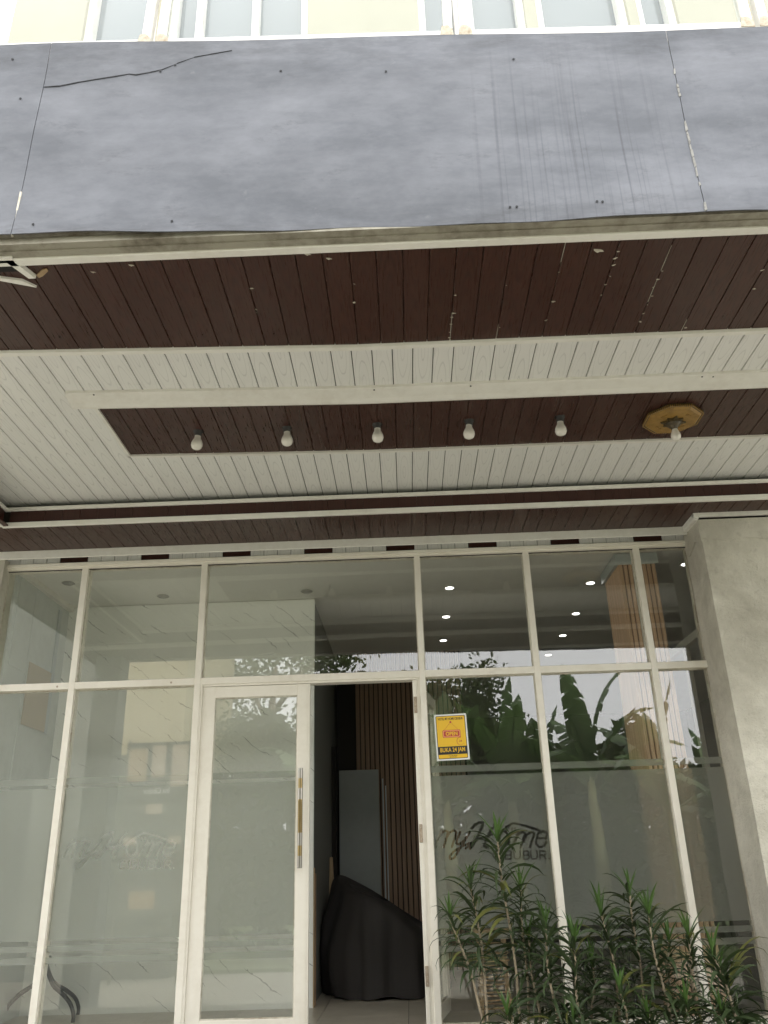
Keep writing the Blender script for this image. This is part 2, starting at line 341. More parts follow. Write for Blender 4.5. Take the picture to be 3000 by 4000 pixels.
# ------------------------------------------------------------------ ground, porch, lobby shell
FZ = 0.57        # lobby floor
struct(MB().quad((-60, -70, 0), (60, -70, 0), (60, 60, 0), (-60, 60, 0)).obj('ground', M['yard']))
struct(B(-4.6, -1.55, .004, 4.6, .10, .545).obj('porch', M['yard']))
struct(B(-60, -40, .004, 60, -9.0, .06).obj('verge', M['grass']))
fl = struct(B(-4.6, .10, .3, 4.6, 8, FZ - .012).obj('floor', M['grout']))
tm = B(0, 0, 0, .597, .597, .012).mesh('tile', M['tile'], bevel=.0015)
for i in range(9):
    for j in range(9):
        link('tile', tm, fl, (-3.05 + i * .60, .13 + j * .60, FZ - .012))
struct(B(-4.6, .13, 3.645, 4.6, 8, 3.70).obj('ceiling', M['inceil']))
wl = struct(B(-2.95, .13, FZ, -2.88, 1.15, 3.64).obj('wall_left', M['board']))
B(-2.880, .18, 2.93, -2.874, .46, 3.64).obj('board', M['board'], wl); B(-2.880, .465, FZ, -2.873, .62, 3.64).obj('board', M['board'], wl)
B(-2.872, .50, 2.55, -2.866, .92, 3.02).obj('patch_board', M['patch'], wl); B(-2.880, .93, 2.55, -2.868, .985, 3.56).obj('batten', M['zinc'], wl)
B(-2.88, .13, 3.60, -2.84, 1.15, 3.645).obj('cornice', M['trim'], wl)
struct(B(-4.6, .10, .4, -4.5, 7.9, 3.69).obj('wall_far_left', M['cement']))
wm = struct(B(-2.88, 1.15, FZ, -.745, 1.18, 3.64).obj('partition_wall', M['marble']))
B(-.745, 1.152, FZ, -.735, 1.20, 1.50).obj('edge_board', M['rattan'], wm); B(-.775, 1.18, FZ, -.737, 1.30, 1.46).obj('end_board', M['slat'], wm)
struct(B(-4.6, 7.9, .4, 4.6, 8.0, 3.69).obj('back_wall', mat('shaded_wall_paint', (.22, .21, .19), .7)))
struct(B(2.75, 0, 0, 9.0, .10, 4.6).obj('light_stop_wall', M['cement'])); struct(B(-6.0, 0, 0, -3.5, .10, 4.6).obj('light_stop_wall', M['cement']))  # unseen walls added to stop skylight leaking into the lobby
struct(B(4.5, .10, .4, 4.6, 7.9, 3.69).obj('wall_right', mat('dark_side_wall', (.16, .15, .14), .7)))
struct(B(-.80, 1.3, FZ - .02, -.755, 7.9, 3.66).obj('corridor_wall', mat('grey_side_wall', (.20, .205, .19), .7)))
sw = struct(B(-.72, 3.20, FZ, .62, 3.26, 3.64).obj('slat_wall', M['grout']))
sm_ = B(0, 0, 0, .040, .03, 3.06).mesh('slat', M['dslat'], bevel=.004)
for i in range(23): link('slat', sm_, sw, (-.52 + i * .049, 3.168, FZ + .005))

# ------------------------------------------------------------------ canopy ceiling
ZC, ZB, ZS = 3.884, 3.68, 3.70
XL, XR = -3.4, 3.0
PT = .1035
cc = struct(B(-3.4, -2.575, ZC + .014, 4.3, -.02, ZC + .03).obj('canopy_ceiling', M['grout']))
def panel_mesh(name, wdt, ln, mt, th=.010, ch=.0022):
    a = wdt / 2
    pts = [(-a + ch, 0, 0), (a - ch, 0, 0), (a, 0, ch), (a, 0, th), (-a, 0, th), (-a, 0, ch)]
    return MB().prism(pts, (0, 0, 0), (0, ln, 0)).mesh(name, mt)
def sway(x): return -.042 * max(0.0, -x - .15)
def bent(prof, x0, x1, amp=1.0):     # (y, z) profile lofted along x following the sway
    q = MB(); k = len(prof); xs = [x0] + [v for v in (-2.4, -1.8, -1.2, -.6, -.15) if x0 < v < x1] + [x1]
    for x in xs: q.v += [(x, y + amp * sway(x), z) for y, z in prof]
    for i in range(len(xs) - 1):
        for j in range(k): q.f.append((i*k+j, i*k+(j+1) % k, (i+1)*k+(j+1) % k, (i+1)*k+j))
    q.f += [tuple(range(k))[::-1], tuple((len(xs)-1)*k + j for j in range(k))]
    return q
def panel_row(parent, mt, x0, n, pitch, y0, y1, z, nm='ceiling_panel', gap=.0048, jit=.0, amp=1.0):
    me = panel_mesh(nm, pitch - gap, y1 - y0, mt)
    for i in range(n):
        link(nm, me, parent, (x0 + pitch * i, y0 + amp * sway(x0 + pitch * i), z + rnd.uniform(-jit, jit)))
xs = -.0515 + PT * .5                # a seam stands at x = -0.0 (+-) from the photograph
x_first = .005 - PT * .5             # panel centre just left of the seam at x=0.005
nL = 17
# left block of full-length white panels up to the inset's left end (x=-1.66)
kL = 16                              # panel index whose left edge is the inset edge
c0 = x_first - PT * 15               # centre of first panel right of the inset edge
panel_row(cc, M['pw'], c0 - PT * 13, 13, PT, -2.56, -.02, ZC)
panel_row(cc, M['pw'], c0, 54, PT, -2.56, -1.79, ZC)
panel_row(cc, M['pb'], c0 + .006, 54, PT, -1.79, -1.135, ZC + .001, gap=.0028)
panel_row(cc, M['pw'], c0, 54, PT, -1.115, -.03, ZC)
# inset cornice and edge strips
ex = c0 - PT / 2
pr = [(-1.893, ZC), (-1.893, ZC - .016), (-1.880, ZC - .022), (-1.818, ZC - .034), (-1.793, ZC - .046), (-1.783, ZC - .046), (-1.778, ZC - .040), (-1.766, ZC - .040), (-1.756, ZC - .030), (-1.753, ZC)]
bent(pr, ex - .10, 4.3).obj('cornice', M['trim'], cc)
se = sway(ex)
B(ex - .006, -1.753 + se, ZC - .012, ex + .014, -1.118 + se, ZC + .004).obj('edge_strip', M['trim'], cc)
bent([(-1.137, ZC - .012), (-1.113, ZC - .012), (-1.113, ZC + .005), (-1.137, ZC + .005)], ex - .006, 4.3).obj('edge_strip', M['trim'], cc)
screw = MB().lathe([(.0001, 0), (.005, .0005), (.005, .003)], 8).mesh('screw', M['blk'])
for x, y in ((-1.60, -1.945), (-.10, -1.880), (.42, -1.880), (1.66, -1.880), (1.72, -1.876)): link('screw', screw, cc, (x, y, ZC - .0245))
# outer dropped band of brown boards
ob = struct(bent([(-3.17, ZB + .014), (-2.56, ZB + .014), (-2.56, ZB + .028), (-3.17, ZB + .028)], XL, 4.3).obj('outer_soffit', M['bback']))
panel_row(ob, M['pb'], -.254 + .5 * .1043 - .1043 * 31, 72, .1043, -3.213, -2.56, ZB, gap=.0028, jit=.0006)
bent([(-2.575, ZB - .004), (-2.572, ZB - .014), (-2.545, ZB - .014), (-2.540, ZB), (-2.540, ZB + .03), (-2.575, ZB + .012)], XL, 4.3).obj('edge_strip', M['trim'], ob)
bent([(-2.545, ZB + .03), (-2.53, ZB + .03), (-2.53, 3.815), (-2.545, 3.815)], XL, 4.3).obj('riser_board', M['riser'], ob); bent([(-2.545, 3.815), (-2.525, 3.815), (-2.525, 3.842), (-2.545, 3.842)], XL, 4.3).obj('riser_trim', M['trim'], ob)
# putty marks along some seams
pm = MB()
for _ in range(9):
    a = rnd.uniform(0, 6.28); pm.prism([(math.cos(a + k) * rnd.uniform(.002, .005) , math.sin(a + k) * rnd.uniform(.003, .007), 0) for k in (0, 1.2, 2.4, 3.6, 4.9)], (rnd.uniform(-.008, .008), rnd.uniform(-.02, .02), 0), (rnd.uniform(-.008, .008), rnd.uniform(-.02, .02), -.0008))
dab = []
for k in range(4):
    q = MB(); pts = []
    for i in range(9):
        a = i / 9 * 6.283; rr = rnd.uniform(.35, 1.0); pts.append((math.cos(a) * rr * .010, math.sin(a) * rr * .0055, 0))
    q.prism(pts, (0, 0, 0), (0, 0, -.0012)); dab.append(q.mesh('putty_mark', M['oldtrim']))
p0 = -.254
for sx, ys in ((5, (-2.64, -2.60, -2.585, -2.70, -2.75, -2.78, -2.9)), (7, (-2.95, -2.66)), (9, (-2.83, -2.7, -3.02)), (11, (-3.13, -3.09, -3.05, -2.98, -2.93, -2.86)), (13, (-3.0, -2.95, -2.9, -2.84, -2.78, -2.72, -2.66)), (15, (-2.60,)), (17, (-2.98, -2.86)), (1, (-3.0, -2.88)), (-3, (-2.86, -2.84, -3.0))):
    for y in ys:
        link('putty_mark', rnd.choice(dab), ob, (p0 + sx * .1043 + rnd.uniform(-.004, .012), y, ZB - .0004), (0, 0, rnd.uniform(-.5, .5)), (rnd.uniform(.5, 1.2),) * 3)
for x, y, s in ((.82, -3.14, 2.6), (-.23, -3.16, 1.4), (-1.0, -3.17, 1.3), (-1.16, -3.14, 1.2), (-.31, -3.19, 1.6)): link('putty_mark', dab[0], ob, (x, y, ZB - .0004), (0, 0, .3), (s, s, 1))
for sx, y0, y1 in ((5, -2.78, -2.57), (9, -3.2, -3.08), (13, -2.95, -2.80), (13, -3.15, -3.0), (15, -2.66, -2.57), (7, -2.68, -2.58)):
    B(p0 + sx * .1043 - .0006, y0, ZB - .0003, p0 + sx * .1043 + .0006, y1, ZB + .003).obj('filler_line', M['oldtrim'], ob)
# inner dropped soffit over the shopfront, its riser and trims
YR = -.558
ib = struct(B(XL, YR + .02, ZS + .014, 4.3, .10, ZS + .03).obj('inner_soffit', M['bback']))
panel_row(ib, M['pb'], -.052 - 3.3, 76, .10, YR + .003, -.080, ZS, gap=.0028, amp=0)
rp = B(-.06, 0, 0, .06, .010, .10).mesh('riser_panel', M['riser'], bevel=.001)
for i in range(58): link('riser_panel', rp, ib, (-2.6 + .1215 * i, YR, ZS + .024))
B(XL, YR + .012, ZS + .03, 4.3, YR + .02, 3.83).obj('riser_backing', M['grout'], ib)
B(-2.70, YR - .016, ZS - .006, 4.3, YR + .008, ZS + .029).obj('riser_trim', M['trim'], ib, bevel=.003)
B(-2.70, YR - .014, ZS + .115, 4.3, YR + .010, ZS + .142).obj('riser_trim', M['trim'], ib, bevel=.003)
B(XL, -.02, ZS + .03, 4.3, .0, ZC + .03).obj('cove_back', M['dark'], ib)  # black cove boards, the shade of the recess put into their colour
B(XL, YR + .02, ZS + .03, 4.3, -.02, ZS + .034).obj('cove_floor', M['dark'], ib)
# the band returns along the left side
sb = struct(B(-3.4, -2.54, ZS + .014, -2.70, YR - .02, ZS + .03).obj('side_soffit', M['grout']))
for i in range(7): B(-3.35 + .1 * i, -2.53, ZS, -3.254 + .1 * i, YR - .018, ZS + .01).obj('ceiling_panel', M['pb'], sb)
B(-3.4, -2.53, ZS + .03, -3.35, -.0, ZC + .03).obj('cove_back', M['dark'], sb); B(-3.35, -2.53, ZS + .03, -2.71, YR, ZS + .034).obj('cove_floor', M['dark'], sb)  # black boards added to shut out light leaking in at the left end
B(-2.705, -2.53, ZS + .03, -2.695, YR - .016, ZS + .115).obj('riser_panel', M['riser'], sb)
B(-2.708, -2.53, ZS - .006, -2.684, YR - .017, ZS + .029).obj('riser_trim', M['trim'], sb); B(-2.708, -2.53, ZS + .115, -2.684, YR - .015, ZS + .142).obj('riser_trim', M['trim'], sb)

# wall strip of short white boards with dark gaps, between the shopfront head and the soffit
ws = struct(B(XL, .02, 3.58, 4.3, .05, 3.70).obj('head_wall', M['grout']))
sp = panel_mesh('board', .0965, .09, M['pw']); k = 0
drk = B(-.1, 0, 0, .1, .006, .07).mesh('dark_board', M['riser'])
x = -2.92
while x < 2.08:
    for i in range(4):
        if x + .1 * i < 2.06: link('board', sp, ws, (x + .05 + .1 * i, .009, 3.712), (R_(-90), 0, 0))
    link('dark_board', drk, ws, (x + .505, .012, 3.62)); x += .607
B(-3.0, -.100, 3.638, 2.09, -.086, 3.702).obj('soffit_trim', M['trim'], ws, bevel=.004)
B(2.06, -.345, 3.655, 2.094, -.10, 3.702).obj('soffit_trim', M['trim'], ws, bevel=.003); B(2.06, -.350, 3.675, 4.2, -.316, 3.703).obj('soffit_trim', M['trim'], ws, bevel=.003)

# ------------------------------------------------------------------ fascia
fa = thing('canopy_fascia', 'stained blue-grey sheet metal fascia across the canopy edge', 'fascia', (0, -3.330, 3.692)); fa.rotation_euler = (0, R_(.85), 0)
def sheet_y(x, z, ph): return .006 * math.sin(x * 3.1 + ph) * math.sin(z * 5 + ph) + .003 * math.sin(z * 11 + x * 2 + ph) + (.006 * (1 - z / .25) ** 2 * math.sin(x * 2.3 + ph) if z < .25 else 0)
def sheet(x0, x1, z0f, z1, ph):
    nx, nz = int((x1 - x0) / .05) + 2, 20; vs, fs = [], []
    for j in range(nz + 1):
        for i in range(nx + 1):
            x = x0 + (x1 - x0) * i / nx; zb = z0f + .004 * math.sin(x * 5 + ph) + .0025 * math.sin(x * 13 + ph * 2)
            z = zb + (z1 - .0175 * x + .006 * math.sin(x * 4 + 1) - zb) * j / nz
            y = sheet_y(x, z, ph)
            vs.append((x, y, z))
    for j in range(nz):
        for i in range(nx):
            a = j * (nx + 1) + i; fs.append((a, a + 1, a + nx + 2, a + nx + 1))
    me = bpy.data.meshes.new('metal_sheet'); me.from_pydata(vs, [], fs); me.materials.append(M['fascia'])
    for p in me.polygons: p.use_smooth = True
    o = link('metal_sheet', me, fa); md = o.modifiers.new('s', 'SOLIDIFY'); md.thickness = .004; md.offset = 1; es = o.modifiers.new('e', 'EDGE_SPLIT'); es.split_angle = R_(40)
    return o
sheet(-3.3, -1.3985, -.014, .985, 1.7); sheet(-1.396, 1.167, -.014, .985, 1.7); sheet(1.1695, 3.6, -.014, .985, 1.7)
B(-3.3, .03, .015, 3.6, .06, .94).obj('backing_frame', M['oldtrim'], fa)
B(-1.401, -.008, -.012, -1.394, .0, .20).obj('bare_seam_strip', M['oldtrim'], fa); B(-1.403, .012, .24, -1.393, .03, .95).obj('seam_gap', M['crack'], fa)
fr_ = random.Random(5); q = MB(); zz = -.01
while zz < .80:
    h_ = fr_.uniform(.015, .06); y_ = sheet_y(1.168, zz, 1.7) - .0055
    if fr_.random() < (.85 if zz < .42 else .4):
        q.prism([(1.1655 - fr_.uniform(0, .003), 0, zz), (1.1700 + fr_.uniform(0, .004), 0, zz + fr_.uniform(0, .01)), (1.1700 + fr_.uniform(0, .003), 0, zz + h_), (1.1655 - fr_.uniform(0, .002), 0, zz + h_ * .9)], (0, y_ - .001, 0), (0, y_ + .003, 0))
    zz += h_
struct(q.obj('peeling_edge', M['peel'], fa), 'stuff')
# torn seam running up to the right near the top
ck = [(x * .98, z - .035) for x, z in ((-1.425, .80), (-1.36, .803), (-1.28, .822), (-1.21, .835), (-1.13, .848), (-1.07, .858), (-1.04, .852), (-.98, .863), (-.93, .875), (-.87, .905), (-.80, .935), (-.73, .948), (-.64, .965))]
q = MB()
for i, (x, z) in enumerate(ck[:-1]):
    x2, z2 = ck[i+1]; w1, w2 = [.0009 + .0016 * abs(math.sin(k * 1.9)) for k in (i, i+1)]
    if i > 7: w1 *= .5; w2 *= .5
    q.prism([(x, 0, z - w1), (x2, 0, z2 - w2), (x2, 0, z2 + w2), (x, 0, z + w1)], (0, sheet_y(x, z, 1.7) - .0068, 0), (0, sheet_y(x, z, 1.7) + .002, 0))
q.obj('torn_seam', M['crack'], fa)
hole = MB().lathe([(.0001, 0), (.005, .0005), (.005, .002)], 9).mesh('rivet_hole', M['crack'])
for x, z in ((-1.55, .93), (-1.48, .70), (-.92, .83), (-.42, .80), (.01, .77), (-1.32, .03), (-.80, .03), (.53, .82), (.46, .05), (.485, .05), (.78, .055), (.80, .052), (-.86, .86)):
    link('rivet_hole', hole, fa, (x, sheet_y(x, z, 1.7) - .0055, z), (R_(90), 0, 0))
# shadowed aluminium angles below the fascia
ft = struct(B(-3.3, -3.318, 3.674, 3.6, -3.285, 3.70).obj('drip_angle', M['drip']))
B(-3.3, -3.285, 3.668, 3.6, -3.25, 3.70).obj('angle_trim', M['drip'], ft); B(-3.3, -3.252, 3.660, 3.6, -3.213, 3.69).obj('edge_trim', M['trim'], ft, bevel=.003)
cap = struct(B(-3.3, -3.29, 4.55, 9.0, -2.11, 4.64).obj('balcony_slab', M['oldtrim']))
# broken corner opening at the left end
hb = thing('ceiling_access_hatch', 'broken hatch in brown soffit at left end of canopy', 'hatch', (-1.50, -3.19, ZB))
B(-.10, -.045, -.003, .055, .025, -.0008).obj('opening_shade', M['dark'], hb)  # flat black plate, its colour carries the shade of the hollow
B(-.12, -.075, -.020, .075, -.045, -.001).obj('frame_bar', M['trim'], hb)
MB().prism([(.045, -.045, 0), (.075, -.045, 0), (.115, .05, 0), (.088, .05, 0)], (0, 0, -.02), (0, 0, -.001)).obj('frame_bar', M['trim'], hb)
MB().prism([(-.09, .03, 0), (-.085, .045, 0), (.09, .115, 0), (.05, .07, 0)], (0, 0, -.012), (0, 0, -.001)).obj('loose_strip', M['trim'], hb)
MB().prism([(.115, .05, 0), (.15, .02, 0), (.17, .015, 0), (.172, .028, 0), (.14, .055, 0), (.12, .065, 0)], (0, 0, -.006), (0, 0, -.001)).obj('torn_flake', M['rattan'], hb)

# ------------------------------------------------------------------ balcony rail and upper storey
def rail_panel(x0, x1, label):
    o = thing('balcony_railing_panel', label, 'railing', (x0, -3.26, 4.782 - .026 * x0), 'white glass railing panels above the fascia'); o.rotation_euler = (0, R_(1.5), 0)
    wd = x1 - x0; t_ = .038
    B(0, 0, -.075, wd, .04, .018).obj('bottom_rail', M['uptrim'], o); B(0, 0, 1.0, wd, .04, 1.04).obj('top_rail', M['uptrim'], o)
    B(0, 0, .018, t_, .04, 1.0).obj('post', M['uptrim'], o); B(wd - t_, 0, .018, wd, .04, 1.0).obj('post', M['uptrim'], o)
    B(t_, .017, .018, wd - t_, .023, 1.0).obj('glass_pane', M['upglass'], o)
    for sx in (.0, wd - .05): MB().prism([(sx - .004, 0, -.01), (sx + .055, 0, -.015), (sx + .05, 0, .025), (sx + .03, 0, .05), (sx + .004, 0, .045)], (0, -.003, 0), (0, 0, 0)).obj('rusty_weld', M['rust'], o)
rail_panel(-2.30, -.995, 'white framed glass railing panel at left end above fascia')
rail_panel(-.968, .315, 'middle white framed glass railing panel above fascia')
rail_panel(.345, 1.59, 'white framed glass railing panel right of the middle above fascia')
rail_panel(1.62, 2.9, 'white framed glass railing panel at far right above fascia')
ub = thing('upper_storey', 'cream upper storey wall with white framed windows above canopy', 'building', (0, -2.3, 4.68))
wz = [(-1.80, -1.35), (-1.28, -.43), (.24, .50), (.53, .88), (.95, 1.49), (1.55, 1.78)]
edges = [-2.25] + [e for wn in wz for e in wn] + [9.0]  # right part carried on unseen to keep the sun off the porch
for i in range(0, len(edges), 2):
    B(edges[i], 0, 0, edges[i+1], .2, 3.6).obj('wall', M['cream'], ub)
for a, b_ in wz:
    o = B(a, .10, 0, b_, .12, 3.6).obj('window', M['winglass'], ub)
    B(a, .03, 0, a + .042, .10, 3.6).obj('frame', M['uptrim'], o); B(b_ - .042, .03, 0, b_, .10, 3.6).obj('frame', M['uptrim'], o)
    if b_ - a > .8:
        for xx in (-1.10, -.755): B(xx - .02, .03, 0, xx + .02, .10, 3.6).obj('frame', M['uptrim'], o)
B(-2.25, .2, 3.55, 9.0, 9, 3.6).obj('roof', M['cream'], ub); B(-2.25, .2, 0, -2.15, 9, 3.55).obj('wall', M['cream'], ub); B(8.9, .2, 0, 9.0, 9, 3.55).obj('wall', M['cream'], ub); B(-2.25, 8.9, 0, 9.0, 9, 3.55).obj('wall', M['cream'], ub); B(-2.1, .25, .0, 8.9, 8.9, .05).obj('floor_slab', M['cement'], ub)

# ------------------------------------------------------------------ columns
def column(name, x0, y0, x1, y1, z0, z1, label):
    bm = bmesh.new(); bmesh.ops.create_cube(bm, size=1)
    for v in bm.verts: v.co = Vector((x0 + (v.co.x + .5) * (x1 - x0), y0 + (v.co.y + .5) * (y1 - y0), z0 + (v.co.z + .5) * (z1 - z0)))
    bmesh.ops.subdivide_edges(bm, edges=bm.edges[:], cuts=24, use_grid_fill=True)
    from mathutils import noise
    for v in bm.verts:
        p = v.co * 2.6
        d = noise.noise(p) * .006 + noise.noise(p * 5) * .0035
        v.co += Vector((d if abs(v.co.x - x0) < .02 or abs(v.co.x - x1) < .02 else 0, d if abs(v.co.y - y0) < .02 else 0, 0))
    me = bpy.data.meshes.new(name); bm.to_mesh(me); bm.free(); me.materials.append(M['cement'])
    return tag(link(name, me), label, 'column')
column('cement_column', 2.100, -.315, 2.75, .10, .30, 3.655, 'bare grey cement column at right end of shopfront')
cr_ = bpy.data.objects['cement_column']
MB().prism([(2.10, -.3165, 3.52), (2.25, -.3165, 3.50), (2.4, -.3165, 3.515), (2.6, -.3165, 3.50), (2.75, -.3165, 3.51), (2.75, -.3165, 3.66), (2.10, -.3165, 3.66)], (0, -.006, 0), (0, 0, 0)).obj('plaster_collar', M['cement'], cr_)
MB().prism([(2.101, -.32, 3.50), (2.101, -.2, 3.54), (2.101, -.05, 3.49), (2.101, .0, 3.50), (2.101, .0, 3.66), (2.101, -.32, 3.66)], (-.010, 0, 0), (0, 0, 0)).obj('plaster_collar', M['cement'], cr_)
lc = column('cement_column', -3.5, -.06, -2.90, .30, .30, 3.655, 'dark cement column at left edge of shopfront'); 
fc = tag(B(-3.30, -3.20, 0, -3.02, -2.92, 3.66).obj('pillar', M['blue'], bevel=.01), 'grey-blue pillar carrying canopy, mirrored in left glass panes', 'pillar')

# ------------------------------------------------------------------ shopfront
sf = thing('glass_shopfront', 'cream aluminium framed glass shopfront with frosted lower panes', 'shopfront', (0, 0, 0))
ZT = 3.585
mull = [(-2.341, -2.297), (-1.456, -1.413), (.110, .150), (.906, .948), (1.712, 1.755)]
for a, b_ in mull: B(a, 0, FZ, b_, .10, ZT + .02).obj('mullion', M['alu'], sf, bevel=.0015)
B(-2.90, -.004, ZT, 2.098, .10, 3.632).obj('head_rail', M['alu'], sf, bevel=.002)
B(-2.90, -.018, 3.600, 2.098, -.004, 3.626).obj('head_rail', M['alu'], sf, bevel=.002)
xsn = [-2.90] + [v for p in mull for v in p] + [2.098]
for i in range(0, len(xsn), 2):
    a, b_ = xsn[i], xsn[i+1]
    if abs(a + 1.413) < .01:
        B(a, .002, 2.694, b_, .098, 2.742).obj('transom', M['alu'], sf, bevel=.0015)
        B(a + .018, .010, 2.680, b_ - .02, .095, 2.694).obj('door_head', M['alu'], sf)
        B(a, .006, FZ, a + .016, .096, 2.694).obj('door_jamb', M['alu'], sf); B(.086, .012, FZ, .110, .096, 2.694).obj('door_jamb', M['alu'], sf)
        B(.082, .035, FZ, .086, .075, 2.69).obj('door_stop', M['gasket'], sf)
    else:
        B(a, .002, 2.694, b_, .098, 2.742).obj('transom', M['alu'], sf, bevel=.0015)
        B(a, .002, FZ - .02, b_, .098, .615).obj('sill_rail', M['alu'], sf, bevel=.0015)
        g = B(a, .037, .615, b_, .043, 2.694).obj('glass_pane', M['glass'], sf)
        for z in (.615, 2.686): B(a, .028, z, b_, .0365, z + .008).obj('gasket', M['oldtrim'], g)
        for xx in (a, b_ - .006): B(xx, .028, .623, xx + .006, .0365, 2.686).obj('gasket', M['oldtrim'], g)
    g = B(a, .037, 2.742, b_, .043, ZT).obj('glass_pane', M['glass'], sf)
    B(a, .028, ZT - .010, b_, .0365, ZT).obj('gasket', M['oldtrim'], g); B(a, .028, 2.742, b_, .0365, 2.748).obj('gasket', M['gasket'], g)
    for xx in (a, b_ - .006): B(xx, .028, 2.748, xx + .006, .0365, ZT - .010).obj('gasket', M['oldtrim'], g)
scr = MB().lathe([(.0001, -.002), (.006, -.001), (.0075, 0)], 8).mesh('screw', M['hinge'])
for x, z in ((-2.865, 2.72), (-2.42, 2.715), (-2.318, 2.716), (-1.62, 2.716), (.13, 2.72), (-2.31, 2.90)): link('screw', scr, sf, (x, .0015, z), (R_(90), 0, 0))
# ---- frosted films, with the lettering cut out of the film
def dseg(P, a, b):
    a = np.array(a); b = np.array(b); d = b - a; t_ = np.clip(((P - a) @ d) / max(d @ d, 1e-12), 0, 1)
    return np.linalg.norm(P - (a + t_[:, None] * d), axis=1)
def zmap(p): zx, zy = p; return (.172 + (zx - 147.6) * .000597 - (zy - 308.5) * 4.2e-5, 1.673 - (zy - 308.5) * .000555 - (zx - 147.6) * 1.7e-5)
def arc(cx, cy_, rx, ry, a0, a1, n_=14): return [(cx + rx * math.cos(R_(a0 + (a1 - a0) * i / n_)), cy_ + ry * math.sin(R_(a0 + (a1 - a0) * i / n_))) for i in range(n_ + 1)]
ST = []
def st(w_, *pts): ST.append((w_ * .000575 / 2, [zmap(p) for p in pts]))
st(24, (205, 262), (175, 340), (140, 440)); st(24, (168, 350), (200, 290), (245, 258), (275, 275), (262, 340), (232, 440))
st(24, (255, 350), (290, 285), (340, 256), (368, 275), (352, 345), (330, 400), (322, 435))
st(24, (410, 275), (378, 350), (372, 400), (400, 412), (450, 370), (490, 315), (515, 272)); st(24, (515, 272), (460, 370), (400, 470), (345, 555), (305, 568), (300, 535), (345, 485), (440, 425), (520, 395))
st(30, (535, 232), (570, 195), (620, 172), (655, 172), (648, 215), (600, 320), (548, 420), (515, 455)); st(30, (790, 185), (745, 250), (700, 340), (672, 420), (690, 445), (720, 430))
st(22, (470, 455), (540, 390), (620, 345), (700, 330), (770, 300))
st(26, (790, 330), (850, 270), (920, 215), (985, 178), (1040, 190), (1160, 225), (1275, 262))
st(26, *arc(880, 350, 58, 82, 0, 360, 20)); 
for a, b_ in ((968, 236), (1000, 236), (968, 258), (1000, 258)): st(17, (a, b_), (a + 8, b_))
st(25, (1040, 275), (1005, 360), (965, 440)); st(25, (1000, 370), (1040, 300), (1085, 272), (1110, 292), (1085, 370), (1060, 440)); st(25, (1085, 380), (1130, 305), (1180, 272), (1210, 292), (1185, 375), (1160, 440))
st(25, (1232, 345), (1340, 343)); st(25, (1340, 343), (1348, 290), (1305, 262), (1258, 290), (1230, 350), (1228, 405), (1262, 438), (1310, 428), (1342, 385))
def letter(ch, x0, x1, t_=480, b_=568):
    m_ = (t_ + b_) / 2; W_ = 15
    if ch == 'C': st(W_, *arc((x0 + x1) / 2, m_, (x1 - x0) / 2, (b_ - t_) / 2, 50, 310))
    if ch == 'I': st(W_, (x0, t_), (x0, b_))
    if ch == 'U': st(W_, (x0, t_), (x0, b_ - 28), *arc((x0 + x1) / 2, b_ - 28, (x1 - x0) / 2, 28, 180, 0), (x1, t_))
    if ch in 'BR':
        st(W_, (x0, t_), (x0, b_)); st(W_, (x0, t_), (x1 - 22, t_), *arc(x1 - 22, (t_ + m_) / 2, 22, (m_ - t_) / 2, -90, 90, 8), (x0, m_))
        if ch == 'B': st(W_, (x1 - 22, m_), *arc(x1 - 20, (b_ + m_) / 2, 23, (b_ - m_) / 2, -90, 90, 8), (x0, b_))
        else: st(W_, (x1 - 30, m_), (x1, b_))
for ch, a, b_ in (('C', 765, 835), ('I', 868, 868), ('B', 900, 960), ('U', 990, 1055), ('B', 1088, 1148), ('U', 1170, 1236), ('R', 1266, 1332)): letter(ch, a, b_)
st(20, (1366, 562), (1367, 562))
BANDS = [(2.061, 2.104), (1.125, 2.039), (1.062, 1.097), (.995, 1.033)]
def film(parent, x0, x1, logo=None, y=.0475):
    q = MB()
    for z0, z1 in BANDS:
        if logo is None or z1 - z0 < .5: q.quad((x0, y, z0), (x1, y, z0), (x1, y, z1), (x0, y, z1)); continue
        dx, dz = logo; cs = .004; lx0, lx1 = max(x0, .14 + dx), min(x1, .925 + dx); lz0, lz1 = 1.50 + dz, 1.765 + dz
        for c in ((x0, z0, x1, lz0), (x0, lz1, x1, z1), (x0, lz0, lx0, lz1), (lx1, lz0, x1, lz1)):
            if c[2] - c[0] > 1e-6: q.quad((c[0], y, c[1]), (c[2], y, c[1]), (c[2], y, c[3]), (c[0], y, c[3]))
        nx, nz = int((lx1 - lx0) / cs), int((lz1 - lz0) / cs); cx_, cz_ = (lx1 - lx0) / nx, (lz1 - lz0) / nz
        gx, gz = np.meshgrid(lx0 + (np.arange(nx) + .5) * cx_, lz0 + (np.arange(nz) + .5) * cz_); P = np.stack([gx.ravel() - dx, gz.ravel() - dz], 1)
        hit = np.zeros(len(P), bool)
        for w_, pts in ST:
            for a, b_ in zip(pts[:-1], pts[1:]): hit |= dseg(P, a, b_) < w_
        hit = hit.reshape(nz, nx)
        for j in range(nz):
            i = 0
            while i < nx:
                if hit[j, i]: i += 1; continue
                k = i
                while k < nx and not hit[j, k]: k += 1
                xa, xb, za, zb = lx0 + i * cx_, lx0 + k * cx_, lz0 + j * cz_, lz0 + (j + 1) * cz_
                q.quad((xa, y, za), (xb, y, za), (xb, y, zb), (xa, y, zb)); i = k
    me = bpy.data.meshes.new('frosted_film'); me.from_pydata(q.v, [], q.f); me.materials.append(M['frost'])
    return link('frosted_film', me, parent)
